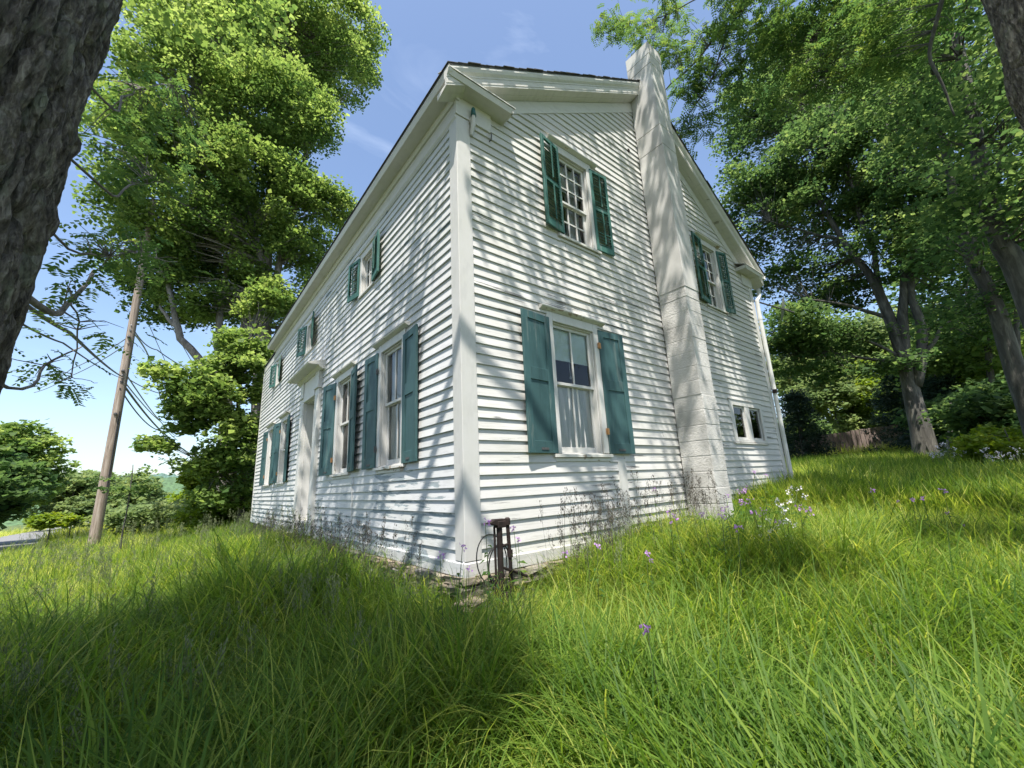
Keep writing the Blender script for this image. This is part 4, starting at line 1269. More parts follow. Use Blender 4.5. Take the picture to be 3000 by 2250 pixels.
# --- the big maple beyond the left end of the house
def H(x, y): return hgt(x, y)
D1 = 20.0
tb = at(765, 1440, D1); tb[2] = H(tb[0], tb[1])-0.1
t_mid = at(770, 1000, D1+0.2); t_hi = at(780, 800, D1+0.5); t_top = at(800, 330, D1+1.5)
tb2 = at(680, 1420, 20.5); tb2[2] = H(tb2[0], tb2[1])-0.1
fork = at(640, 1110, 20.3)
blobs = []
def B(u, v, d, rx, rz, n): 
    c = at(u, v, d); blobs.append((c[0], c[1], c[2], rx, rx, rz, n))
B(900, 100, 21, 3.6, 3.4, 230); B(1010, 150, 20, 2.4, 3.0, 130); B(700, 80, 21, 3.4, 3.2, 200); B(520, 60, 20, 2.8, 2.6, 130)
B(560, 260, 20, 2.8, 2.2, 130); B(760, 330, 20, 3.2, 2.6, 190); B(860, 330, 19.5, 2.2, 2.2, 110); B(430, 420, 20, 2.2, 1.8, 80)
B(620, 480, 20, 2.8, 2.0, 140); B(800, 560, 19.5, 2.2, 2.0, 120); B(930, 610, 20, 1.7, 1.5, 70); B(880, 720, 20, 1.5, 1.4, 60)
B(480, 620, 20.5, 2.4, 1.6, 100); B(640, 720, 20.5, 2.4, 1.6, 110); B(860, 880, 20.5, 1.4, 2.0, 80); B(560, 860, 21, 1.7, 0.9, 45); B(740, 60, 24, 4.0, 4.0, 150)
make_tree('huge maple with bright sunlit crown rising behind the left end of the house', 'tree',
          [([tb, t_mid, t_hi, t_top], 0.46, 0.12), ([t_mid, at(860, 600, 20.5), at(930, 350, 20)], 0.2, 0.05),
           ([t_hi, at(700, 500, 20.5), at(640, 250, 20.5)], 0.20, 0.05), ([t_top, at(900, 100, 20)], 0.1, 0.04)],
          [b[:6]+(int(b[6]*1.35),) for b in blobs], 66, 0.42, 0.13, M['maple'], M['bark_pale'], twig=0.5, twr=0.016, gap=-0.05, gscale=0.7, flat=0.75)
# companion maple whose bare limb curves out left
blobs = []
B(560, 820, 23, 2.6, 1.2, 90); B(460, 760, 23, 2.0, 1.2, 60); B(700, 850, 23.5, 2.2, 1.8, 90); B(640, 600, 24, 3.0, 2.4, 110); B(500, 900, 23, 1.3, 0.6, 30); B(760, 700, 24, 2.5, 2.2, 90)
make_tree('dark maple with a bare grey limb curving out left behind the big maple', 'tree',
          [([tb2, at(668, 1250, 20.6), at(660, 1150, 20.6), at(715, 980, 21), at(730, 760, 21.5)], 0.40, 0.14),
           ([at(664, 1200, 20.6), fork, at(590, 1060, 20.5), at(530, 985, 20.8), at(505, 890, 21.2), at(480, 800, 21.6)], 0.24, 0.08),
           ([at(530, 985, 20.8), at(500, 940, 21), at(470, 900, 21.5)], 0.12, 0.05),
           ([fork, at(632, 1050, 20.3), at(628, 990, 20.4), at(636, 975, 20.4)], 0.10, 0.04),
           ([at(660, 1150, 20.6), at(645, 900, 21), at(690, 720, 21.5)], 0.2, 0.08)],
          blobs, 60, 0.55, 0.15, M['maple_shaded'], M['bark_pale'], twig=0.22, amp=0.12)
# low leafy growth of the maples, down the left of the house
blobs = []
B(700, 1110, 17.0, 1.2, 1.0, 70); B(610, 1170, 17.5, 1.2, 0.8, 55); B(545, 1170, 18, 0.7, 0.5, 24); B(690, 1280, 17.5, 1.2, 1.1, 80); B(600, 1330, 18, 0.9, 0.5, 30); B(490, 1290, 18, 0.6, 0.25, 12); B(560, 1270, 18, 0.7, 0.4, 22)
B(740, 1000, 17.5, 1.0, 1.0, 55); B(690, 1420, 18, 1.2, 0.8, 45); B(780, 880, 18.5, 0.9, 1.0, 40); B(500, 1110, 18, 0.9, 0.5, 28)
mt0 = at(712, 1450, 18.2); mt0[2] = H(mt0[0], mt0[1])-0.1
make_tree('young maple with drooping leafy boughs pressed against the far left end of the house', 'tree',
          [([mt0, at(715, 1300, 18.1), at(700, 1150, 18), at(730, 1000, 18)], 0.12, 0.03), ([at(715, 1300, 18.1), at(620, 1230, 17.8), at(520, 1180, 18)], 0.06, 0.015),
           ([at(712, 1350, 18), at(640, 1390, 18), at(560, 1340, 18)], 0.05, 0.015)],
          blobs, 58, 0.36, 0.15, M['maple'], M['bark'], twig=0.9, gap=-0.1, gscale=0.9)

# --- distant trees on the left
def at_ground(u, v, d):
    p = at(u, v, d); p[2] = H(p[0], p[1])-0.1; return p
def bushy(u, v, d, rx, rz, n, per, size, leafm, label, group=None, cat='tree', trunk=0.12, spread=None, name='tree', gap=-0.2, lean=0):
    c = at(u, v, d); g = np.array([c[0], c[1], H(c[0], c[1])-0.1])
    bl = [(c[0], c[1], c[2], rx, rx, rz, n)]
    for k in range(4):
        a = rng.uniform(0, 2*PI); bl.append((c[0]+rx*0.6*math.cos(a), c[1]+rx*0.6*math.sin(a), c[2]+rng.uniform(-0.5, 0.35)*rz, rx*0.6, rx*0.6, rz*0.55, n//5))
    return make_tree(label, cat, [([g, (g+c)/2, c+np.array([0, 0, rz*0.5])], trunk, trunk*0.3)], bl, per, spread or rx*0.22, size, leafm, M['bark'], group, name=name, twig=0.1, gap=gap, sides=7)
bushy(20, 1370, 36, 2.3, 2.7, 200, 60, 0.24, M['maple'], 'large round dark green tree across the road, left of the utility pole')
bushy(-90, 1430, 30, 2.2, 1.9, 90, 50, 0.28, M['maple_shaded'], 'shaded bushy tree at the left edge, in front of the round tree')
bushy(330, 1440, 60, 3.4, 2.3, 90, 46, 0.36, M['hazed_leaf'], 'hazy yellow green tree right behind the utility pole')
bushy(215, 1445, 56, 3.0, 2.2, 80, 46, 0.34, M['hazed_leaf'], 'hazy yellow green tree left of the utility pole')
bushy(500, 1480, 60, 3.4, 1.3, 60, 46, 0.34, M['hazed_leaf'], 'low hazy tree in the valley between pole and maple leaves')
bushy(600, 1475, 42, 2.6, 1.3, 70, 44, 0.28, M['bright_leaf'], 'bright low shrub beyond the road below the maple leaves', cat='shrub', name='shrub')
bushy(570, 1405, 27, 1.0, 0.9, 60, 40, 0.16, M['bright_leaf'], 'bright lime green sapling under the maple boughs', cat='sapling', name='sapling', trunk=0.04)
bushy(150, 1520, 24, 0.7, 0.30, 26, 40, 0.14, M['bright_leaf'], 'lime green shrub beside the road at the left', cat='shrub', name='shrub', trunk=0.04)
bushy(215, 1500, 30, 1.0, 0.7, 40, 44, 0.18, M['hazed_leaf'], 'pale shrub beside the road left of the pole', cat='shrub', name='shrub', trunk=0.04)
bushy(385, 1395, 15.5, 0.62, 0.6, 22, 20, 0.085, M['maple_shaded'], 'thin young sapling with dark stem standing right of the utility pole', cat='sapling', name='sapling', trunk=0.03, gap=-0.05)
bushy(450, 1500, 24, 1.6, 0.6, 50, 44, 0.16, M['hazed_leaf'], 'tangle of pale brush between pole and house', cat='shrub', name='shrub', trunk=0.04)
bushy(640, 1490, 19, 1.1, 0.6, 60, 44, 0.12, M['bright_leaf'], 'leafy brush at the foot of the maple trunks', cat='shrub', name='shrub', trunk=0.04)

# hills
def hill(name, pts, base, depth, mat, amp, label=None):
    mb = MB(); n = 160; rows = 10
    P = np.array(pts)
    xs = np.linspace(0, len(P)-1, n)
    for j in range(rows+1):
        q = j/rows
        for i in range(n):
            k = min(int(xs[i]), len(P)-2); f = xs[i]-k; p = P[k]*(1-f)+P[k+1]*f
            dirn = (p[:2]-CAM[:2]); dirn = dirn/np.linalg.norm(dirn)
            zz = base+(p[2]-base)*math.sin(q*PI/2)
            b = amp*noise.noise(Vector((p[0]*0.11+q*3, p[1]*0.11, q*7)))+amp*0.6*noise.noise(Vector((p[0]*0.4, p[1]*0.4+q*9, 0)))
            xy = p[:2]+dirn*depth*q
            mb.v.append((xy[0], xy[1], zz+b*q))
    for j in range(rows):
        for i in range(n-1):
            a = j*n+i; mb.f.append((a, a+1, a+n+1, a+n))
    tag(mb.build(name, mat, smooth=False), kind='structure')
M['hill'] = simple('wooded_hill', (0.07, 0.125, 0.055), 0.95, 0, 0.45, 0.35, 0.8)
hill('hills', [at(u, v, 420) for u, v in ((-900, 1350), (-300, 1400), (100, 1392), (380, 1368), (470, 1372), (560, 1380), (700, 1385), (1000, 1360))], -14, 160, M['hill'], 3.0)
M['hill_hazed'] = simple('far_hill_haze_blue', (0.08, 0.14, 0.11), 0.95, 0, 0.3, 0.1, 0.5)  # blue of the distance haze mixed into the hill's own colour
hill('hills_far', [at(u, v, 900) for u, v in ((-900, 1340), (100, 1385), (420, 1374), (540, 1376), (800, 1365), (1000, 1350))], -14, 200, M['hill_hazed'], 4.0)

# --- right side: the big forked maple in the yard
D2 = 20.0
b2 = at(2715, 1345, D2); b2[2] = H(b2[0], b2[1])-0.15
f2 = at(2665, 1120, D2); 
blobs = []
B(2260, 420, 21, 2.6, 2.4, 120); B(2420, 260, 22.5, 3.2, 2.6, 160); B(2560, 150, 22.5, 3.2, 2.8, 140); B(2700, 420, 24, 3.4, 2.8, 130); B(2400, 560, 23, 3.0, 2.2, 120)
B(2240, 640, 20, 2.0, 1.8, 90); B(2560, 700, 24, 2.8, 1.9, 80); B(2340, 830, 20.5, 2.0, 1.3, 80); B(2280, 960, 18, 1.6, 0.7, 60); B(2420, 990, 19, 1.9, 0.5, 70)
B(2800, 700, 23, 2.4, 2.0, 70); B(2330, 1060, 18, 1.3, 0.30, 22); B(2520, 1070, 19, 1.7, 0.30, 26); B(2850, 900, 22, 2.0, 1.4, 50); B(2800, 200, 24, 3.0, 2.8, 70)
B(2330, 500, 18.5, 1.6, 1.4, 60); B(2450, 420, 19.5, 2.2, 1.6, 60); B(2650, 560, 22, 2.6, 1.8, 60); B(2200, 520, 19.5, 1.4, 1.2, 40); B(2480, 860, 21, 1.6, 0.6, 26)
for uu, vv, rr2, nn in ((2600, 930, 1.3, 34), (2560, 780, 1.5, 40), (2680, 800, 1.5, 40), (2650, 1000, 1.0, 22), (2500, 650, 1.5, 36), (2700, 600, 1.6, 36)):
    q = at(uu, vv, 20)+np.array(SUN)*3.0; blobs.append((q[0], q[1], q[2], rr2, rr2, 0.6, nn))  # leaf clumps added sunward of the limbs to throw shade on them
B(2180, 330, 20.5, 1.5, 1.3, 60); B(2290, 150, 21.5, 1.8, 1.5, 80)
make_tree('broad forked maple with mottled grey trunk in the grass right of the house', 'tree',
          [([b2, at(2690, 1230, D2), f2, at(2615, 960, D2), at(2560, 830, D2), at(2480, 720, D2), at(2380, 560, D2)], 0.36, 0.06),
           ([f2, at(2640, 1010, D2), at(2650, 800, D2), at(2620, 600, D2), at(2590, 380, D2)], 0.22, 0.06),
           ([at(2680, 1130, D2), at(2705, 1000, D2), at(2670, 850, D2), at(2690, 650, D2), at(2740, 450, D2)], 0.20, 0.06),
           ([at(2600, 930, D2), at(2500, 900, 19.6), at(2380, 880, 19)], 0.09, 0.03), ([at(2640, 1060, D2), at(2540, 1050, 19.5), at(2430, 1030, 19)], 0.08, 0.03),
           ([at(2640, 1050, D2), at(2500, 985, 19.2), at(2300, 940, 18)], 0.07, 0.02), ([at(2470, 700, D2), at(2360, 680, 19.5), at(2260, 650, 18.6)], 0.06, 0.02),
           ([at(2600, 930, D2), at(2560, 760, 20), at(2500, 560, 20), at(2440, 380, 20)], 0.12, 0.04),
           ([at(2700, 1050, D2), at(2760, 960, 20), at(2830, 900, 20)], 0.08, 0.03)],
          [b[:6]+(int(b[6]*1.3),) for b in blobs], 58, 0.42, 0.12, M['maple_shaded'], M['bark'], twig=0.85, gap=-0.03, gscale=0.7, amp=0.15)
# two leaning trees at the right edge
b3 = at(3060, 1330, 13.5); b3[2] = H(b3[0], b3[1])-0.1
blobs = []
B(2750, 250, 13, 2.4, 2.0, 55); B(2900, 420, 13, 2.2, 1.8, 50); B(2650, 100, 13, 2.2, 1.8, 36); B(2980, 650, 12.5, 1.6, 1.2, 36); B(2900, 900, 14, 1.2, 0.7, 30); B(3000, 200, 13, 2.2, 2.0, 70)
make_tree('leaning tree at the right edge with light patched bark, reaching over the yard', 'tree',
          [([b3, at(2985, 1110, 13.4), at(2905, 880, 13.3), at(2840, 740, 13.2), at(2790, 560, 13.2), at(2740, 300, 13.5)], 0.21, 0.05),
           ([at(2840, 740, 13.2), at(2900, 560, 13), at(2940, 420, 12.8)], 0.08, 0.03)],
          blobs, 54, 0.40, 0.105, M['maple_shaded'], M['bark'], twig=0.5, amp=0.12)
b4 = at(3150, 1250, 10.5); b4[2] = H(b4[0], b4[1])-0.1
blobs = []
B(2850, 60, 10, 1.8, 1.5, 34); B(2960, 300, 9.6, 1.3, 1.2, 28); B(2700, 30, 10, 1.6, 1.2, 24); B(3050, 480, 9.6, 1.4, 1.2, 26); B(2950, 560, 9.8, 0.8, 0.6, 26)
make_tree('thick leaning trunk at the far right edge in front of the woods', 'tree',
          [([b4, at(3010, 860, 10.4), at(2925, 700, 10.3), at(2885, 540, 10.3), at(2850, 350, 10.4), at(2800, 100, 10.6)], 0.20, 0.07)],
          blobs, 54, 0.36, 0.085, M['maple_shaded'], M['bark'], twig=0.5, amp=0.08)
# overhead limb and locust sprays from the tree that stands right of the viewer
bl_root = np.array([3.6, -6.4, H(3.6, -6.4)-0.1])
LB = [at(3085, 330, 5.2), at(3010, 110, 5.1), at(2925, -90, 5.1)]
lim = [([bl_root, bl_root+np.array([0.1, 0.1, 3.0]), np.array([3.9, -5.2, 5.2]), np.array([4.3, -4.3, 6.4])], 0.34, 0.20)]
br = [([np.array([4.3, -4.3, 6.4]), at(2600, -150, 7.2), at(2300, -80, 7.6), at(2160, 20, 7.8), at(2050, 170, 8.0), at(1960, 250, 8.1), at(1930, 300, 8.2)], 0.05, 0.008),
      ([at(2300, -80, 7.6), at(2150, 60, 7.9), at(2090, 230, 8.0), at(2020, 330, 8.2), at(1985, 420, 8.3)], 0.025, 0.005),
      ([at(2600, -150, 7.2), at(2460, 40, 7.4), at(2410, 130, 7.5), at(2405, 210, 7.5), at(2360, 280, 7.6)], 0.030, 0.008),
      ([at(2300, -80, 7.6), at(2080, -20, 8.0), at(1900, 60, 8.3), at(1760, 50, 8.5)], 0.02, 0.004),
      ([at(2800, -120, 6.5), at(2730, 150, 6.8), at(2800, 330, 7.0)], 0.03, 0.008)]
blobs = []
for (u, v, d, rx, rz, n) in ((1790, 60, 8.4, 0.55, 0.22, 20), (1900, 130, 8.2, 0.5, 0.25, 22), (2000, 120, 8.0, 0.5, 0.3, 26), (2020, 260, 8.0, 0.40, 0.28, 20), (1985, 370, 8.1, 0.28, 0.22, 12),
                              (2080, 330, 8.0, 0.35, 0.3, 14), (2100, 80, 7.8, 0.45, 0.35, 22), (2200, 120, 7.6, 0.45, 0.3, 18), (2230, 30, 7.5, 0.6, 0.35, 30), (2350, 60, 7.4, 0.6, 0.4, 34), (1960, 20, 8.2, 0.5, 0.25, 18), (2130, 20, 7.9, 0.6, 0.3, 26), (2280, 170, 7.6, 0.5, 0.4, 24), (2330, 280, 7.6, 0.4, 0.3, 14), (2150, 220, 7.8, 0.35, 0.25, 12), (2440, 20, 7.4, 0.6, 0.4, 30), (2560, 180, 7.2, 0.5, 0.4, 22),
                              (2420, 200, 7.4, 0.5, 0.4, 24), (2520, 80, 7.2, 0.6, 0.5, 36), (2650, 60, 7.0, 0.6, 0.5, 32), (2050, 200, 7.9, 0.3, 0.22, 12), (1850, 90, 8.3, 0.4, 0.2, 12), (1985, 445, 8.3, 0.18, 0.12, 6)):
    B(u, v, d, rx, rz, n)
def pinnate_crown(C_, per, size, mat, base, n_leaf=13, length=0.22):
    """compound leaves: a drooping stalk with paired leaflets"""
    P, D = [], []
    quads = []; tones = []
    for c in C_:
        for k in range(per):
            o = c+rng.normal(0, 0.09, 3)
            a = rng.uniform(0, 2*PI); d = np.array([math.cos(a), math.sin(a), -0.35+rng.normal(0, 0.3)]); d /= np.linalg.norm(d)
            s = np.cross(d, [0, 0, 1]); s /= np.linalg.norm(s); nrm = np.cross(s, d)
            L = length*rng.uniform(0.7, 1.25); tn = rng.normal(0.45, 0.2)
            for i in range(1, n_leaf//2+2):
                q = i/(n_leaf//2+1)
                b_ = o+d*L*q-np.array([0, 0, 0.25*L*q*q])
                for sg in (-1, 1):
                    dd = s*sg*0.93+d*0.3+nrm*rng.normal(0, 0.15)-np.array([0, 0, 0.25]); dd /= np.linalg.norm(dd)
                    wv = np.cross(dd, nrm); wv /= np.linalg.norm(wv)
                    sz = size*rng.uniform(0.8, 1.15)*(1-0.35*abs(q-0.5)); w2 = sz*0.27
                    quads.append([b_, b_+dd*sz*0.45+wv*w2, b_+dd*sz, b_+dd*sz*0.45-wv*w2]); tones.append(tn+rng.normal(0, 0.1))
    V = np.array(quads)-base
    return quads_mesh('crown', V, mat, np.clip(np.array(tones), 0, 1))
def locust_tree(label, trunks, blobs, per, size, bark, length=0.22, loc=None, gap=-0.3, name='tree', sides=12, hi=None):
    base = np.array(trunks[0][0][0]) if loc is None else np.array(loc)
    root = tag(empty(name, tuple(base)), label, 'tree')
    net = []
    for i, (pl_, r0, r1) in enumerate(trunks):
        n = 16; pts = wobble(pl_, 0.05, n, seed=i+7)
        if i == 0 and hi: hi(root, base, pl_, r0, r1)
        else:
            mb = MB(); mb.tube([p-base for p in pts], [r0+(r1-r0)*k/n for k in range(n+1)], sides if r0 > 0.05 else 6)
            mb.build('trunk' if i == 0 else 'limb', bark, root, smooth=True)
        if i: net += pts
    C_ = clusters_in(blobs, gap, 1.5); net = np.array(net); mb = MB()
    for c in C_:
        d = np.linalg.norm(net-c, axis=1); k = int(np.argmin(d)); a = net[k]; ds = d[k]
        mid = (a+c)/2+rng.normal(0, 0.06*ds, 3)+np.array([0, 0, 0.05*ds])
        mb.tube([a-base, mid-base, c-base], [0.005+0.002*ds, 0.004, 0.002], 3, cap=False)
    tag(mb.build('branches', bark, root), kind='stuff')
    inst('crown', pinnate_crown(C_, per, size, M['locust'], base, length=length), root)
    return root
locust_tree('locust tree right of the viewer whose feathery sprays hang beside the chimney top', lim+br, blobs, 5, 0.06, M['bark'])
mb_t = [([LB[0]+np.array([0.35, -0.9, -4.6]), LB[0]+np.array([0.15, -0.3, -1.5]), LB[0], LB[1], LB[2]], 0.26, 0.16)]

def furrowed(root, base, pl_, r0, r1, nz_=420, na=230, seed=0.0, depth=0.075, fq=12.0, knots=()):
    """trunk with real ridges and furrows"""
    pts = np.array(wobble(pl_, 0.02, 20, seed=3)); vs_ = []
    for i in range(nz_+1):
        t = i/nz_*20; k = min(int(t), 19); q = t-k; c = pts[k]*(1-q)+pts[k+1]*q
        r = r0+(r1-r0)*i/nz_; zz = c[2]
        if i < 30: r *= 1+0.12*((30-i)/30)**2
        for j in range(na):
            a = 2*PI*j/na
            tw = a+0.10*math.sin(zz*0.8)
            cx_, sx_ = math.cos(tw), math.sin(tw)
            wv = 0.35*noise.noise(Vector((cx_*r*5, sx_*r*5, zz*3+seed)))
            n1 = noise.noise(Vector((cx_*r*fq+wv, sx_*r*fq+wv, zz*0.95+seed)))
            n2 = noise.noise(Vector((cx_*r*fq*1.9+5, sx_*r*fq*1.9-wv, zz*2.4+seed)))
            n3 = noise.noise(Vector((cx_*r*60+5, sx_*r*60, zz*25+seed)))
            rr = r+0.4*depth-depth*math.exp(-abs(n1)/0.10)-0.45*depth*math.exp(-abs(n2)/0.10)+0.009*n3+0.03*noise.noise(Vector((cx_*1.5, sx_*1.5, zz*0.5)))
            for (ka, kz, kr, kh) in knots:
                da = (a-ka+PI) % (2*PI)-PI; dd = (da*r)**2+(zz-kz)**2
                rr += kh*math.exp(-dd/(kr*kr))
            vs_.append((c[0]-base[0]+rr*math.cos(a), c[1]-base[1]+rr*math.sin(a), zz-base[2]))
    mb = MB(); mb.v = vs_
    mb.f = [(l*na+k, l*na+(k+1) % na, (l+1)*na+(k+1) % na, (l+1)*na+k) for l in range(nz_) for k in range(na)]
    mb.build('trunk', M['bark_near'], root, smooth=True)

# near trunk at the left edge
NT = np.array([-3.235, -0.50, 0]); NT[2] = H(NT[0], NT[1])-0.1
nt_pl = [NT, NT+np.array([0.0, 0, 1.5]), NT+np.array([0.08, -0.02, 3.2]), NT+np.array([0.17, -0.05, 5.2]), NT+np.array([0.2, -0.2, 8.0])]
br = []
def nb_(P, r0, r1): br.append((P, r0, r1))
ntc = lambda z: NT+np.array([0.05, -0.02, z-NT[2]])
nb_([ntc(2.1), at(140, 915, 3.7), at(200, 885, 4.2), at(270, 790, 5.0)], 0.024, 0.014)
nb_([ntc(1.7), at(40, 1145, 4.0), at(150, 1060, 4.6), at(240, 1012, 5.2)], 0.013, 0.005)
nb_([ntc(3.0), at(280, 545, 3.4), at(370, 548, 3.7), at(430, 535, 4.0), at(560, 545, 4.4)], 0.010, 0.003)
nb_([ntc(3.6), at(300, 300, 3.4), at(360, 285, 3.7), at(420, 262, 4.0), at(520, 250, 4.6)], 0.010, 0.003)
nb_([ntc(2.6), at(200, 722, 3.5), at(300, 740, 3.9), at(420, 745, 4.4), at(520, 770, 4.8)], 0.009, 0.003)
nb_([at(200, 885, 4.2), at(240, 960, 4.6), at(200, 1080, 4.8), at(230, 1110, 4.8), at(290, 1120, 5.0)], 0.007, 0.002)
nb_([ntc(6.2), np.array([-3.2, -2.0, 8.6]), np.array([-2.6, -3.6, 10.0])], 0.13, 0.04)
nb_([ntc(6.0), np.array([-4.6, -2.6, 8.4]), np.array([-6.2, -4.4, 9.6])], 0.15, 0.05)
nb_([ntc(6.6), np.array([-4.2, 0.8, 9.0]), np.array([-4.6, 3.0, 10.5])], 0.12, 0.04)
nb_([ntc(5.5), np.array([-2.2, -1.6, 7.6]), np.array([-0.6, -3.2, 9.2])], 0.10, 0.03)
blobs = []
for (u, v, d, rx, rz, n) in ((430, 330, 4.3, 0.30, 0.20, 20), (520, 300, 4.6, 0.28, 0.18, 16), (380, 250, 4.0, 0.22, 0.14, 10), (480, 550, 4.3, 0.30, 0.12, 16), (370, 540, 3.9, 0.18, 0.10, 8), (300, 420, 4.2, 0.2, 0.14, 8),
                              (330, 720, 4.0, 0.28, 0.09, 14), (450, 735, 4.5, 0.30, 0.10, 18), (240, 700, 3.8, 0.16, 0.08, 7), (200, 840, 4.1, 0.20, 0.10, 7), (240, 930, 4.6, 0.3, 0.10, 10), (290, 1115, 5.0, 0.20, 0.05, 9), (130, 1060, 4.6, 0.25, 0.10, 6), (180, 1100, 4.8, 0.2, 0.08, 6),
                              (290, 1120, 5.0, 0.12, 0.03, 6), (390, 470, 4.1, 0.25, 0.12, 10), (560, 420, 5.0, 0.3, 0.2, 12)):
    B(u, v, d, rx, rz, n)
locust_tree('deeply furrowed dark trunk filling the left edge, with small leafy twigs', [(nt_pl, 0.455, 0.41)]+br, blobs, 2, 0.05, M['bark_pale'], length=0.17, name='tree',
            hi=lambda root, base, pl_, r0, r1: furrowed(root, base, pl_, r0, r1, knots=((0.12, 2.62, 0.06, 0.03), (0.15, 2.15, 0.06, 0.025))))
# big overhead limb in the top right corner
tr_root = tag(empty('tree', tuple(mb_t[0][0][0])), 'thick grey trunk bending through the top right corner', 'tree')
furrowed(tr_root, mb_t[0][0][0], mb_t[0][0], 0.19, 0.13, nz_=200, na=110, seed=5.0, depth=0.014)

# --- canopies behind and above the viewer: their shade falls on the yard and the house
def canopy(label, trunk, blobs, leafm, per=80, spread=0.45, size=0.115, gap=-0.10):
    make_tree(label, 'tree', trunk, blobs, per, spread, size, leafm, M['bark'], twig=0.3, gap=gap, gscale=0.8)
def toward(p, h):
    """point reached from p going towards the sun until it is h metres higher"""
    return np.array([p[0]+SUN.x/SUN.z*h, p[1]+SUN.y/SUN.z*h, p[2]+h])
def shade(p, h, r, rz, n):
    q = toward(p, h); return (q[0], q[1], q[2], r, r, rz, n)
g1 = np.array([-7.2, -5.2, H(-7.2, -5.2)-0.1])
bl = [shade((-2.0, -0.2, 0), 9.5, 1.5, 0.9, 80), shade((-1.5, -1.2, 0), 9.0, 0.6, 0.6, 24), shade((-3.4, 1.3, 0), 9.8, 1.5, 0.9, 40), shade((-1.4, 1.0, 0), 9.3, 0.8, 0.5, 16),
      shade((-3.4, -1.6, 0), 9.5, 1.5, 0.9, 60), shade((-2.4, -2.1, 0), 9.0, 0.8, 0.6, 36), shade((-2.6, 0.6, 0), 9.0, 1.3, 0.7, 60), shade((-1.0, -0.4, 0), 9.2, 0.6, 0.5, 16), shade((-3.6, 0.2, 0), 9.2, 1.4, 0.8, 60), shade((0, 4.5, 2.5), 8.0, 1.5, 1.0, 15), shade((0, 2.2, 2.6), 7.5, 1.1, 0.8, 12), shade((0, 7.5, 2.5), 8.0, 1.5, 1.0, 14)]
bl += [(-5.8, -6.0, 7.0, 2.2, 2.2, 1.6, 110), (-6.2, -2.6, 6.5, 1.8, 1.8, 1.5, 80), (-3.8, -7.4, 7.5, 1.6, 1.6, 1.2, 50)]  # unseen extra leaf masses, added to block sky light from the left grass
canopy('spreading tree standing behind the viewer on the left that shades the grass', [([g1, g1+np.array([0.4, 0.2, 4]), g1+np.array([1.5, 0.6, 7.5]), g1+np.array([3.0, 1.2, 10.0])], 0.32, 0.08),
        ([g1+np.array([1.0, 0.4, 6.0]), g1+np.array([3.2, -0.6, 8.6]), g1+np.array([5.0, -0.8, 9.4])], 0.12, 0.04), ([g1+np.array([0.6, 0.3, 5.0]), g1+np.array([1.2, 3.0, 8.0]), g1+np.array([2.6, 4.6, 9.6])], 0.12, 0.04)], bl, M['maple'])
g2 = np.array([1.5, -8.5, H(1.5, -8.5)-0.1])
bl = [shade((1.9, -1.5, 0), 9.0, 0.45, 0.4, 6), shade((4.2, -2.9, 0.0), 9.5, 0.6, 0.5, 8), shade((6.0, -1.4, 0.2), 9.5, 0.7, 0.5, 7),
      shade((8.8, -1.2, 0.3), 10.0, 1.2, 0.8, 18), shade((12, -2.5, 0.5), 10.0, 1.5, 0.8, 20), shade((3.0, 0, 4.0), 7.0, 1.0, 0.7, 8), shade((1.2, 0, 2.5), 7.5, 0.8, 0.6, 5), shade((5.6, 0, 2.4), 7.5, 1.2, 0.7, 14), shade((3.9, -0.5, 6.0), 6.0, 0.9, 0.6, 9), shade((6.4, 0, 4.5), 7.0, 0.9, 0.6, 8)]
canopy('tall tree behind the viewer that dapples the gable and the yard', [([g2, g2+np.array([0, 0.2, 5]), g2+np.array([0.3, 0.8, 9]), g2+np.array([0.5, 1.4, 12])], 0.30, 0.08),
        ([g2+np.array([0.1, 0.4, 6.5]), g2+np.array([2.5, 1.6, 9.5]), g2+np.array([5.5, 2.2, 10.5])], 0.14, 0.04), ([g2+np.array([0.1, 0.4, 7]), g2+np.array([-1.5, 1.6, 9.5]), g2+np.array([-2.2, 2.6, 10.5])], 0.12, 0.04)], bl, M['maple'], per=76)

# --- woods behind the fence on the right
def pine(u, vb, d, h, r, label, n=26):
    c = at(u, vb, d); g = np.array([c[0], c[1], H(c[0], c[1])-0.1])
    root = tag(empty('evergreen_tree', tuple(g)), label, 'evergreen tree')
    mb = MB(); mb.tube([(0, 0, 0), (0, 0, h)], [0.18, 0.03], 7); mb.build('trunk', M['bark'], root)
    P = []
    for i in range(n):
        q = i/n; zz = h*(0.05+0.93*q); rr = r*(1-q)**0.8+0.15
        for k in range(13):
            a = rng.uniform(0, 2*PI); t = rng.uniform(0.25, 1.0)
            P.append((rr*t*math.cos(a), rr*t*math.sin(a), zz-0.25*rr*t+rng.normal(0, 0.1)))
    inst('crown', crown_mesh('crown', np.array(P), 34, 0.38, 0.16, M['pine'], width=0.16, flat=0.3), root)
bushy(2320, 1270, 34, 2.2, 1.3, 90, 46, 0.22, M['maple_shaded'], 'low shaded bush beyond the yard beside the house corner', cat='bush', name='bush', trunk=0.05)
bushy(2480, 1255, 44, 3.6, 1.7, 110, 46, 0.30, M['hazed_leaf'], 'pale low trees directly behind the middle of the fence')
bushy(2660, 1250, 42, 3.6, 2.0, 110, 46, 0.30, M['maple_shaded'], 'dark low tree behind the right end of the fence')
bushy(2760, 1180, 46, 4.0, 3.0, 110, 46, 0.32, M['maple'], 'green tree filling the gap behind the forked maple trunk')
pine(2360, 1330, 27, 4.2, 1.5, 'dark arborvitae close behind the right corner of the house')
pine(2650, 1330, 34, 4.6, 1.8, 'black green spruce behind the fence end, left of the forked maple')
pine(2690, 1330, 29, 5.4, 2.2, 'black green spruce behind the forked maple trunk')
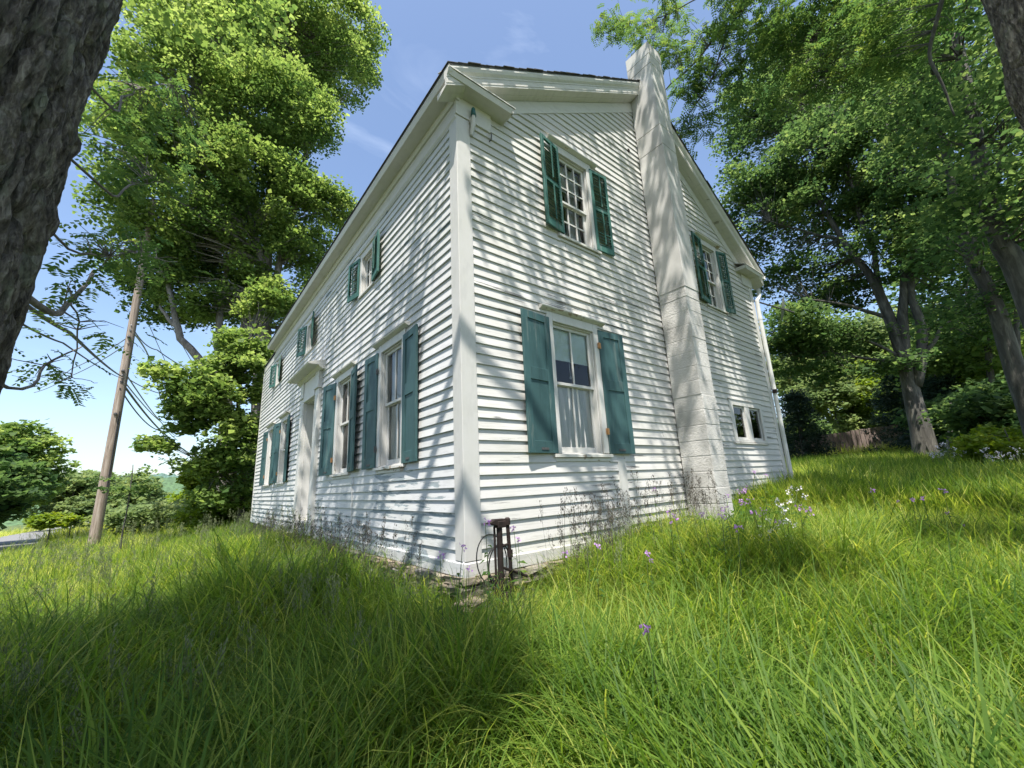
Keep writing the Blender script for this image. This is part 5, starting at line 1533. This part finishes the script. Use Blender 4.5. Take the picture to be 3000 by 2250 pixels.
pine(2800, 1310, 24, 3.6, 1.8, 'dark spruce right of the forked maple')
bushy(2440, 1180, 38, 2.4, 2.6, 110, 46, 0.24, M['hazed_leaf'], 'sunlit pale green tree above the left half of the fence')
bushy(2340, 1120, 42, 2.4, 2.4, 90, 46, 0.26, M['hazed_leaf'], 'pale tree beyond the yard just right of the house corner')
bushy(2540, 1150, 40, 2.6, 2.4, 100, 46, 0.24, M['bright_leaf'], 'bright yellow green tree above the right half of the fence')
bushy(2420, 1060, 55, 5.5, 3.0, 130, 46, 0.38, M['hazed_leaf'], 'tall hazy tree far behind the fence')
bushy(2620, 1000, 55, 5.5, 3.5, 140, 46, 0.38, M['hazed_leaf'], 'tall pale tree far behind the forked maple')
bushy(2800, 1080, 32, 3.0, 2.6, 120, 48, 0.24, M['maple'], 'bushy green tree in the woods right of the forked maple')
bushy(2930, 1040, 26, 2.6, 2.4, 120, 48, 0.20, M['maple'], 'bushy green tree in the woods behind the leaning trunks')
bushy(2870, 1210, 22, 1.7, 1.0, 90, 46, 0.16, M['maple_shaded'], 'dark thicket under the woods edge on the right', cat='shrub', name='shrub', trunk=0.05)
bushy(2980, 1200, 18, 1.6, 1.1, 90, 46, 0.15, M['maple_shaded'], 'dark thicket at the right edge below the leaning trunks', cat='shrub', name='shrub', trunk=0.05)
bushy(2900, 800, 40, 5.0, 4.5, 140, 48, 0.34, M['maple_shaded'], 'tall shaded tree deep in the woods on the right')
bushy(2950, 1290, 14.5, 0.9, 0.5, 60, 34, 0.10, M['bright_leaf'], 'sunlit lime green sapling leaves at the woods edge by the white flowers', cat='sapling', name='sapling', trunk=0.03)
bushy(2990, 1390, 13.5, 1.1, 0.35, 50, 34, 0.10, M['weed'], 'weedy shrub at the right edge behind the white flowers', cat='shrub', name='shrub', trunk=0.03)
bushy(2720, 1310, 18.6, 0.7, 0.45, 40, 36, 0.10, M['maple_shaded'], 'leafy weeds round the foot of the forked maple', cat='shrub', name='shrub', trunk=0.03)
for k, (u0, u1, d, r, lb) in enumerate(((2905, 2870, 24, 0.13, 'slim dark trunk in the woods, left of the leaning tree'), (2960, 2990, 21, 0.10, 'slim trunk at the woods edge, behind the leaning trees'), (2845, 2850, 28, 0.11, 'slender straight trunk deep in the woods right of the forked maple'))):
    a_ = at(u0, 1310, d); a_[2] = H(a_[0], a_[1])-0.1; top_ = at(u1, 500, d)
    c_ = at(u1, 560, d)
    make_tree(lb, 'tree', [([a_, at((u0+u1)/2, 1000, d), at(u1, 750, d), top_], r, r*0.4)], [(c_[0], c_[1], c_[2], 2.0, 2.0, 1.6, 46)], 46, 0.42, 0.15, M['maple'], M['bark'], twig=0.4)
sn = at(2780, 1340, 19); sn[2] = H(sn[0], sn[1])
mb = MB(); o_ = sn
mb.tube([np.array([0, 0, -0.1]), at(2783, 1290, 19)-o_, at(2790, 1230, 19)-o_, at(2785, 1180, 19)-o_], [0.11, 0.09, 0.07, 0.03], 8)
mb.tube([at(2790, 1230, 19)-o_, at(2800, 1190, 19)-o_], [0.05, 0.02], 6)
snag = mb.build('dead_stump', M['bark_pale'], loc=tuple(sn)); tag(snag, 'pale broken dead stem standing just right of the forked maple', 'dead stump')

# ------------------------------------------------------------------ grass
def scatter(name, P, R, Sc, variants, kind='stuff', label=None, cat=None):
    """one object; its points carry the variants as instances"""
    n = len(P)
    me = bpy.data.meshes.new(name)
    me.vertices.add(n); me.vertices.foreach_set('co', P.reshape(-1).astype(np.float32))
    a = me.attributes.new('rot', 'FLOAT_VECTOR', 'POINT'); a.data.foreach_set('vector', R.reshape(-1).astype(np.float32))
    a = me.attributes.new('scl', 'FLOAT', 'POINT'); a.data.foreach_set('value', Sc.astype(np.float32))
    a = me.attributes.new('idx', 'INT', 'POINT'); a.data.foreach_set('value', rng.integers(0, len(variants), n).astype(np.int32))
    me.update()
    o = bpy.data.objects.new(name, me); S.collection.objects.link(o)
    ng = bpy.data.node_groups.new(name, 'GeometryNodeTree')
    ng.interface.new_socket('Geometry', in_out='INPUT', socket_type='NodeSocketGeometry')
    ng.interface.new_socket('Geometry', in_out='OUTPUT', socket_type='NodeSocketGeometry')
    gi = ng.nodes.new('NodeGroupInput'); go = ng.nodes.new('NodeGroupOutput')
    iop = ng.nodes.new('GeometryNodeInstanceOnPoints')
    jn = ng.nodes.new('GeometryNodeJoinGeometry')
    for v in variants:
        oi = ng.nodes.new('GeometryNodeObjectInfo'); oi.inputs['Object'].default_value = v; oi.inputs['As Instance'].default_value = True
        ng.links.new(oi.outputs['Geometry'], jn.inputs[0])
    def attr(nm, dt):
        x = ng.nodes.new('GeometryNodeInputNamedAttribute'); x.data_type = dt; x.inputs['Name'].default_value = nm; return x.outputs['Attribute']
    e2r = ng.nodes.new('FunctionNodeEulerToRotation')
    ng.links.new(attr('rot', 'FLOAT_VECTOR'), e2r.inputs[0])
    ng.links.new(gi.outputs[0], iop.inputs['Points'])
    ng.links.new(jn.outputs[0], iop.inputs['Instance'])
    iop.inputs['Pick Instance'].default_value = True
    ng.links.new(attr('idx', 'INT'), iop.inputs['Instance Index'])
    ng.links.new(e2r.outputs[0], iop.inputs['Rotation'])
    ng.links.new(attr('scl', 'FLOAT'), iop.inputs['Scale'])
    ng.links.new(iop.outputs[0], go.inputs[0])
    md = o.modifiers.new('scatter', 'NODES'); md.node_group = ng
    tag(o, label, cat, kind=kind)
    return o

def blade(base, az, lean, L, w0, curl, segs=5, kink=None):
    """strip of quads: a blade that rises, arches over and tapers"""
    pts = []; p = np.array(base, float); th = lean
    d0 = np.array([math.cos(az), math.sin(az), 0]); side = np.array([-math.sin(az), math.cos(az), 0])
    for i in range(segs+1):
        q = i/segs
        w = w0*(1-q)**0.55*(0.7+0.6*min(1, q*3)) if i < segs else 0.0006
        pts.append((p-side*w/2, p+side*w/2))
        p = p+(d0*math.sin(th)+np.array([0, 0, 1])*math.cos(th))*L/segs
        th += curl/segs*(0.4+1.3*q)
    return [[pts[i][0], pts[i][1], pts[i+1][1], pts[i+1][0]] for i in range(segs)]

def clump(name, nb_, L, lean, w0, curl, rad, mat, segs=5, extra=None):
    Q = []; T = []
    for k in range(nb_):
        a = rng.uniform(0, 2*PI); r = rad*math.sqrt(rng.random())
        az = a+rng.normal(0, 0.9)
        q = blade((r*math.cos(a), r*math.sin(a), -0.02), az, abs(rng.normal(lean, 0.13)), L*rng.uniform(0.55, 1.15), w0*rng.uniform(0.6, 1.3), abs(rng.normal(curl, 0.45)), segs)
        Q += q; T += [rng.normal(0.42, 0.2)]*len(q)
    if extra: 
        q, t = extra(); Q += q; T += t
    me = quads_mesh(name, np.array(Q), mat, np.clip(np.array(T), 0, 1))
    return bpy.data.objects.new(name, me)

def seedstalk(name, n, H0, rad, mat):
    """thin culms carrying an open branching seed head"""
    Q = []; T = []
    for k in range(n):
        a = rng.uniform(0, 2*PI); r = rad*math.sqrt(rng.random()); az = rng.uniform(0, 2*PI)
        hh = H0*rng.uniform(0.8, 1.15); ln = abs(rng.normal(0.10, 0.07))
        b_ = np.array([r*math.cos(a), r*math.sin(a), 0.0]); d = np.array([math.cos(az)*ln, math.sin(az)*ln, 1.0])
        top_ = b_+d*hh
        for th in (az, az+PI/2):
            s = np.array([-math.sin(th), math.cos(th), 0])*0.0011
            Q.append([b_-s*1.4, b_+s*1.4, top_+s*0.6, top_-s*0.6]); T.append(0.3)
        for i in range(16):
            q = rng.uniform(0.76, 1.0); c = b_+d*hh*q
            aa = rng.uniform(0, 2*PI); L_ = 0.05*(1.15-q)*3.0*rng.uniform(0.4, 1)
            e = c+np.array([math.cos(aa)*L_*0.6, math.sin(aa)*L_*0.6, L_*0.6])
            for m_ in range(2):
                e2 = e+rng.normal(0, 0.006, 3)
                s = np.array([math.cos(aa+1.57), math.sin(aa+1.57), 0])*0.0028
                Q.append([e2-np.array([0, 0, 0.008]), e2+s, e2+np.array([0, 0, 0.010]), e2-s]); T.append(rng.uniform(0.3, 1))
            s = np.array([math.cos(aa+1.57), math.sin(aa+1.57), 0])*0.0006
            Q.append([c-s, c+s, e+s, e-s]); T.append(0.3)
    me = quads_mesh(name, np.array(Q), mat, np.clip(np.array(T), 0, 1))
    return bpy.data.objects.new(name, me)

def broadleaf(name, n, L, rad, mat, hgt_=0.2):
    Q = []; T = []
    for k in range(n):
        a = rng.uniform(0, 2*PI); r = rad*math.sqrt(rng.random())
        c = np.array([r*math.cos(a), r*math.sin(a), hgt_*rng.uniform(0.15, 1)])
        V = leaf_quads(c[None], np.array([L]), 0.5, 0.2, 0.32)[0]; Q.append(V); T.append(rng.normal(0.5, 0.2))
    me = quads_mesh(name, np.array(Q), mat, np.clip(np.array(T), 0, 1))
    return bpy.data.objects.new(name, me)

lush = [clump('grass_tuft_source', 40, 0.62, 0.20, 0.0085, 1.7, 0.12, M['grass'], 7) for _ in range(4)]
long_ = [clump('grass_tuft_source', 9, 0.85, 0.22, 0.0095, 1.9, 0.08, M['grass'], 9) for _ in range(4)]
fine = [clump('grass_tuft_source', 60, 0.36, 0.18, 0.0042, 1.0, 0.12, M['grass'], 4) for _ in range(3)]
bright = [clump('grass_tuft_source', 54, 0.38, 0.24, 0.0055, 1.2, 0.12, M['grass_sunlit'], 5) for _ in range(3)]
coarse = [clump('grass_tuft_source', 60, 0.45, 0.25, 0.014, 1.3, 0.35, M['grass'], 3) for _ in range(3)]
coarse_b = [clump('grass_tuft_source', 60, 0.42, 0.25, 0.014, 1.3, 0.35, M['grass_sunlit'], 3) for _ in range(3)]
heads = [seedstalk('seed_stalk_source', 5, 0.68, 0.14, M['seed']) for _ in range(4)]
weeds = [broadleaf('weed_source', 40, 0.042, 0.13, M['weed'], 0.26) for _ in range(3)]

def inside_house(x, y): return (x > -0.02) & (x < HW+0.05) & (y > -0.02) & (y < HL2)
def sample(n, rmin, rmax, power, keep=None, cen=(-2.1, -3.35), az=(-40, 120)):
    a = np.radians(rng.uniform(az[0], az[1], n)); r = rmin+(rmax-rmin)*rng.random(n)**power
    x = cen[0]+r*np.sin(a); y = cen[1]+r*np.cos(a)
    k = ~inside_house(x, y)
    k &= ~((x > 3.55) & (x < 4.25) & (y > -0.62) & (y < 0.1))
    k &= ~((x > -11.6) & (x < -6.2))
    k &= ~((np.hypot(x-NT[0], y-NT[1]) < 0.58))
    if keep is not None: k &= keep(x, y)
    x, y = x[k], y[k]
    z_ = np.array([hgt(a_, b_) for a_, b_ in zip(x, y)])
    return np.stack([x, y, z_], 1)
def rots(n, lean=0.12): return np.stack([rng.normal(0, lean, n), rng.normal(0, lean, n), rng.uniform(0, 2*PI, n)], 1)
def nmask(x, y, s, thr, seed):
    return np.array([noise.noise(Vector((a*s, b*s, seed))) > thr for a, b in zip(x, y)])
def near_wall_thin(x, y):
    """the strip at the very foot of the near corner stays thin so the stones show"""
    d = np.maximum(np.maximum(-x, -y), 0)
    nearc = (x > -0.30) & (y > -0.36) & (x < 1.8) & (y < 6.0)
    return ~(nearc & (rng.random(len(x)) < 0.35))

def hfac(x, y):
    d = np.hypot(x-0.0, y+0.3)
    f = np.clip(0.66+0.34*(d-0.5)/1.2, 0.66, 1.0)
    return np.where((x > -0.9) & (y > 0) & (y < 7) & (x < 0), np.minimum(f, 0.85), f)
sunny = lambda x, y: nmask(x, y, 0.55, -0.18, 4.4) & (x+0.15*y > 0.0)  # where the sunlit-coloured blades go, painting sun on the right of the yard
P = sample(9500, 0.9, 9.0, 1.35, lambda x, y: near_wall_thin(x, y)); sc = rng.uniform(0.65, 1.25, len(P))
sc *= np.where(P[:, 0] < 0.3, 1.22, 0.95)*hfac(P[:, 0], P[:, 1])*np.array([1+0.45*noise.noise(Vector((a*0.9, b*0.9, 7.7))) for a, b in P[:, :2]])
scatter('grass', P, rots(len(P)), sc, lush)
straw = [clump('straw_source', 12, 0.5, 0.5, 0.004, 0.7, 0.18, M['straw'], 4) for _ in range(3)]
P = sample(900, 1.4, 10.0, 1.1); scatter('dead_grass_stems', P, rots(len(P), 0.3), rng.uniform(0.5, 1.2, len(P)), straw)
clov = [broadleaf('clover_source', 60, 0.022, 0.16, M['weed'], 0.16) for _ in range(3)]
P = sample(1500, 1.2, 8.0, 1.1, lambda x, y: nmask(x, y, 0.9, 0.0, 3.3)); scatter('clover', P, rots(len(P), 0.1), rng.uniform(0.7, 1.5, len(P)), clov)
P = sample(1100, 1.5, 8.0, 1.1, lambda x, y: (x < 0.4) & near_wall_thin(x, y) & (np.hypot(x, y) > 0.8)); scatter('grass', P, rots(len(P), 0.15), rng.uniform(0.7, 1.1, len(P)), long_)
P = sample(300, 1.5, 6.0, 1.0, lambda x, y: (x >= 0.4)); scatter('grass', P, rots(len(P), 0.15), rng.uniform(0.5, 0.8, len(P)), long_)
P = sample(8500, 0.9, 9.0, 1.3, near_wall_thin); scatter('grass', P, rots(len(P)), rng.uniform(0.7, 1.3, len(P))*hfac(P[:, 0], P[:, 1])**0.6, fine)
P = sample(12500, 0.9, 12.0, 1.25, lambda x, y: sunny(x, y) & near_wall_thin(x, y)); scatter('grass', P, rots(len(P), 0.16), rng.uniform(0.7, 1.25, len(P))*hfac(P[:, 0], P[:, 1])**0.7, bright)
P = sample(15000, 8.0, 34.0, 1.5); scatter('grass', P, rots(len(P)), rng.uniform(0.75, 1.4, len(P)), coarse)
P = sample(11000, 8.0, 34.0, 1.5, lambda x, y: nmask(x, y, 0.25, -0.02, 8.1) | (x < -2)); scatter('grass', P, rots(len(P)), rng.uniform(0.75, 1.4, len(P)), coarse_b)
P = sample(9000, 30.0, 75.0, 1.3); scatter('grass', P, rots(len(P)), rng.uniform(1.6, 2.8, len(P)), coarse_b)
P = sample(700, 2.4, 9.0, 0.9, lambda x, y: (x < -0.5) & (y > -0.8)); scatter('grass_seed_heads', P, rots(len(P), 0.08), rng.uniform(0.8, 1.2, len(P)), heads)
P = sample(150, 2.6, 7.0, 1.0, lambda x, y: (x > -0.5) & (y < 0.0) & (y > -1.2) & (x < 3.2)); scatter('grass_seed_heads', P, rots(len(P), 0.08), rng.uniform(0.8, 1.15, len(P)), heads)
P = sample(1000, 8.0, 26.0, 1.3, lambda x, y: x < 1.0); scatter('grass_seed_heads', P, rots(len(P), 0.08), rng.uniform(1.0, 1.5, len(P)), heads)
weeds2 = [broadleaf('weed_source', 18, 0.085, 0.12, M['weed'], 0.34) for _ in range(2)]
P = sample(170, 1.6, 7.0, 1.2, lambda x, y: nmask(x, y, 0.7, 0.12, 2.3)); scatter('weeds', P, rots(len(P), 0.15), rng.uniform(0.7, 1.2, len(P)), weeds2)
P = sample(1000, 1.6, 8.0, 1.2, lambda x, y: nmask(x, y, 0.8, 0.05, 9.3)); scatter('weeds', P, rots(len(P), 0.15), rng.uniform(0.7, 1.4, len(P)), weeds)
# belt of weeds along the gable foot and around the chimney
xs = rng.uniform(2.2, 9.0, 620); ys_ = -rng.gamma(2.0, 0.28, 620)-0.05
k = ~((xs > 3.55) & (xs < 4.25) & (ys_ > -0.6)); xs, ys_ = xs[k], ys_[k]
P = np.stack([xs, ys_, [hgt(a, b) for a, b in zip(xs, ys_)]], 1); scatter('weeds', P, rots(len(P), 0.15), rng.uniform(0.9, 1.6, len(P)), weeds)

xs = rng.uniform(0.7, 3.6, 44); ys_ = -rng.uniform(0.12, 0.7, 44); P = np.stack([xs, ys_, [hgt(a, b) for a, b in zip(xs, ys_)]], 1)
heads_d = [seedstalk('seed_stalk_source', 4, 0.70, 0.12, M['seed_dark']) for _ in range(3)]
scatter('grass_seed_heads', P, rots(len(P), 0.10), rng.uniform(0.9, 1.35, len(P)), heads_d)
ys_ = rng.uniform(0.5, 9.0, 90); xs = -rng.uniform(0.1, 0.6, 90); P = np.stack([xs, ys_, [hgt(a, b) for a, b in zip(xs, ys_)]], 1)
scatter('grass_seed_heads', P, rots(len(P), 0.10), rng.uniform(0.8, 1.25, len(P)), heads_d)
xs = rng.uniform(0.5, 8.5, 420); ys_ = -rng.gamma(2.0, 0.16, 420)-0.04; k = (~((xs > 3.55) & (xs < 4.25) & (ys_ > -0.6))) & (nmask(xs, ys_, 1.1, -0.1, 6.6)); xs, ys_ = xs[k], ys_[k]
P = np.stack([xs, ys_, [hgt(a, b) for a, b in zip(xs, ys_)]], 1); scatter('grass', P, rots(len(P), 0.12), rng.uniform(0.6, 1.05, len(P)), lush)

q = onplane(2390, 1915, 2, -0.42)
mb = MB(); st_ = [(0.14*math.cos(a)*(1+0.2*math.sin(3*a)), 0.10*math.sin(a)*(1+0.15*math.cos(2*a)), z_) for z_ in (-0.08, 0.05) for a in np.linspace(0, 2*PI, 11)[:-1]]
mb.add(st_+[(0.01, 0, 0.085)], [(k, (k+1) % 10, 10+(k+1) % 10, 10+k) for k in range(10)]+[(10+k, 10+(k+1) % 10, 20) for k in range(10)])
o = mb.build('field_stone', simple('tan_stone', (0.33, 0.24, 0.18), 0.9, 0, 0.3, 14, 0.5), loc=(q[0], q[1], hgt(q[0], q[1])+0.12), bevel=0.01)
tag(o, 'pinkish tan stone half buried in the tall grass on the right', 'stone')

# --- flowering weeds: individual plants sharing meshes
def flower_plant(pet, seed, Hh=0.75, heads_=3):
    r_ = np.random.default_rng(seed)
    st, lf, bl = MB(), [], []
    top_ = np.array([r_.normal(0, 0.05), r_.normal(0, 0.05), Hh])
    st.tube([(0, 0, -0.05), tuple(top_*[0.4, 0.4, 0.5]), tuple(top_)], [0.004, 0.003, 0.002], 5)
    tips = [top_]
    for k in range(heads_-1):
        q = r_.uniform(0.6, 0.8); a = r_.uniform(0, 2*PI); b_ = top_*q
        e = b_+np.array([math.cos(a)*0.10, math.sin(a)*0.10, 0.16]); st.tube([tuple(b_), tuple(e)], [0.0025, 0.0018], 4); tips.append(e)
    for k in range(16):
        q = r_.uniform(0.05, 0.8); a = r_.uniform(0, 2*PI); L_ = 0.11*(1.1-q)+0.03
        b_ = top_*q*[0.6, 0.6, 1]; d = np.array([math.cos(a), math.sin(a), 0.15]); s = np.array([-math.sin(a), math.cos(a), 0])*L_*0.17
        lf.append([b_, b_+d*L_*0.45+s, b_+d*L_-np.array([0, 0, 0.03]), b_+d*L_*0.45-s])
    for tp in tips:
        for f in range(9):
            c = tp+np.append(r_.normal(0, 0.018, 2), r_.normal(0, 0.016)); n_ = r_.normal(0, 1, 3); n_[2] = abs(n_[2])*0.6+0.2; n_ /= np.linalg.norm(n_)
            a1_ = np.cross(n_, [0.3, 0.5, 0.8]); a1_ /= np.linalg.norm(a1_); a2_ = np.cross(n_, a1_)
            for p_ in range(4):
                th = PI/2*p_; d = a1_*math.cos(th)+a2_*math.sin(th); s = np.cross(n_, d)*0.0045
                bl.append([c, c+d*0.006+s, c+d*0.0115+n_*0.001, c+d*0.006-s])
    return (st.mesh('stem', M['stem']), quads_mesh('leaves', np.array(lf), M['weed'], r_.uniform(0.2, 0.8, len(lf))),
            quads_mesh('blossom', np.array(bl), pet, r_.uniform(0, 1, len(bl))))
FPL = [flower_plant(M['purple'], 101+i, 0.78, 3) for i in range(3)]
FP1 = [flower_plant(M['purple'], 301+i, 0.78, 1) for i in range(3)]
FPW = [flower_plant(M['pale'], 201+i, 0.72, 4) for i in range(3)]
def plant(meshes, x, y, s, label, group, cat='flowering weed', name='flowering_weed', z=None):
    z = hgt(x, y) if z is None else z
    r = tag(empty(name, (x, y, z), random.uniform(0, 6.2)), label, cat, group); r.scale = (s, s, s)
    for nm, me in zip(('stem', 'leaves', 'blossom'), meshes): inst(nm, me, r)
def spot(u, v, lo=2.0, hi=30):
    """walk the view ray until a plant of ~0.7 m standing there has its flower at this pixel"""
    d = lo
    while d < hi:
        p = at(u, v, d)
        if p[2]-hgt(p[0], p[1]) < 0.80: return p, p[2]-hgt(p[0], p[1])
        d += 0.05
    return p, 0.7
# named single blossoms
singles = [(1325, 1600, 'purple blossom in front of the near corner board, low at left', 3.3), (1300, 1625, 'smaller purple blossom left of the corner board foot', 3.2), (1366, 1667, 'purple blossom right at the foot of the corner board', 3.4),
           (1520, 1543, 'purple blossom just right of the well pump, the upper one', 3.75), (1522, 1577, 'purple blossom just right of the well pump, the lower one', 3.7), (1430, 1527, 'purple blossom left of the well pump spout', 3.5),
           (1925, 1838, 'lone pale violet blossom standing in the middle of the tall grass', 0)]
for u, v, lb, d in singles:
    if d: p = at(u, v, d)
    else: p, _ = spot(u, v)
    g = hgt(p[0], p[1]); hh = max(0.25, p[2]-g)
    plant(random.choice(FP1), p[0], p[1], hh/0.78, lb, None)
for u, v in ((1915, 1430), (1952, 1498), (1735, 1597), (1680, 1618), (1880, 1617), (1905, 1640), (1990, 1520), (2200, 1380), (2222, 1392), (2130, 1450), (2133, 1485), (2100, 1510), (2075, 1503), (2137, 1548)):
    p, hh = spot(u, v, 3.5)
    if -0.1 < p[1] : continue
    plant(random.choice(FP1), p[0], p[1], max(0.4, hh/0.78), 'slender purple flowered weed growing along the gable foot near the chimney', 'purple weeds along the gable')
for u, v in ((2210, 1440), (2250, 1500), (2285, 1455), (2230, 1560), (2245, 1515), (2280, 1515), (2265, 1540), (2340, 1420), (2310, 1570), (2330, 1490), (2230, 1470)):
    p, hh = spot(u, v, 5)
    if -0.1 < p[1] and p[0] < 7.7: continue
    plant(random.choice(FPL+FPW), p[0], p[1], max(0.5, hh/0.76), 'pink and white flowered weed in the patch at the far gable corner', 'mixed flowering weeds at the far gable corner')
for u, v in ((2660, 1465), (2700, 1460), (2790, 1505), (2760, 1440), (2640, 1475), (2830, 1540), (2560, 1440)):
    p, hh = spot(u, v, 6)
    plant(random.choice(FP1), p[0], p[1], max(0.5, hh/0.76), 'pale violet flowered weed scattered in the open grass on the right', 'scattered flowering weeds on the right')
for i in range(46):
    u = rng.uniform(2725, 2990); v = rng.normal(1330, 22)+(2990-u)*0.02
    d = rng.uniform(12.5, 17.5); p = at(u, v, d); z_ = hgt(p[0], p[1])
    if p[2]-z_ > 1.1 or p[2]-z_ < 0.2: p[2] = z_+0.8
    plant(random.choice(FPW), p[0], p[1], max(0.8, (p[2]-z_)/0.72), 'white flowered weed in the bank of blossoms at the woods edge', 'white flowering weeds at the woods edge')
# milkweed-like leafy stalks in front of the pump
def leafy_stalk(x, y, Hh, label, n=18, L0=0.09):
    r_ = np.random.default_rng(int(x*1000) % 997); root = tag(empty('leafy_weed', (x, y, hgt(x, y))), label, 'weed')
    mb = MB(); mb.tube([(0, 0, -0.05), (0.01, 0.01, Hh*0.6), (0.0, 0.02, Hh)], [0.006, 0.004, 0.002], 6); mb.build('stem', M['stem'], root)
    for i in range(n):
        q = 0.12+0.88*i/n; a = i*2.4+r_.normal(0, 0.2); L_ = L0*(1.2-q*0.5); b_ = np.array([0.005, 0.01, Hh*q]); d = np.array([math.cos(a), math.sin(a), 0.65]); d /= np.linalg.norm(d)
        s = np.array([-math.sin(a), math.cos(a), 0])*L_*0.18
        m1, m2, tp = b_+d*L_*0.4, b_+d*L_*0.7-np.array([0, 0, 0.006]), b_+d*L_*0.97-np.array([0, 0, 0.03])
        mb = MB(); mb.add([b_, m1+s, m1-s, m2+s*0.8, m2-s*0.8, tp], [(0, 1, 2), (1, 3, 4, 2), (3, 5, 4)])
        me = mb.mesh('leaf', M['weed']); inst('leaf', me, root)
q1 = onplane(1432, 1800, 1, -0.50); q2 = onplane(1466, 1800, 1, -0.46)
leafy_stalk(q1[0], -0.52, 0.62, 'leafy green stalk standing directly in front of the well pump, the left one')
leafy_stalk(q2[0], -0.46, 0.55, 'leafy green stalk standing directly in front of the well pump, the right one', 16, 0.08)
# fern
q = onplane(1550, 1840, 1, -1.0)
root = tag(empty('fern', (q[0], q[1], hgt(q[0], q[1]))), 'single upright lime green fern frond near the house corner', 'fern')
Q = []
Hf = max(0.25, q[2]-hgt(q[0], q[1]))
for i in range(26):
    t = i/26; c = np.array([0.02*t, 0, Hf*(0.25+0.85*t)]); L_ = 0.055*math.sin(PI*min(1, t*0.9+0.12))
    for sg in (-1, 1):
        d = np.array([sg*RC[0][0], sg*RC[0][1], 0.35]); s = np.array([0, 0, 0.006])
        Q.append([c, c+d*L_*0.5+s, c+d*L_, c+d*L_*0.5-s])
inst('frond', quads_mesh('frond', np.array(Q), M['bright_leaf'], rng.uniform(0.3, 0.8, len(Q))), root)
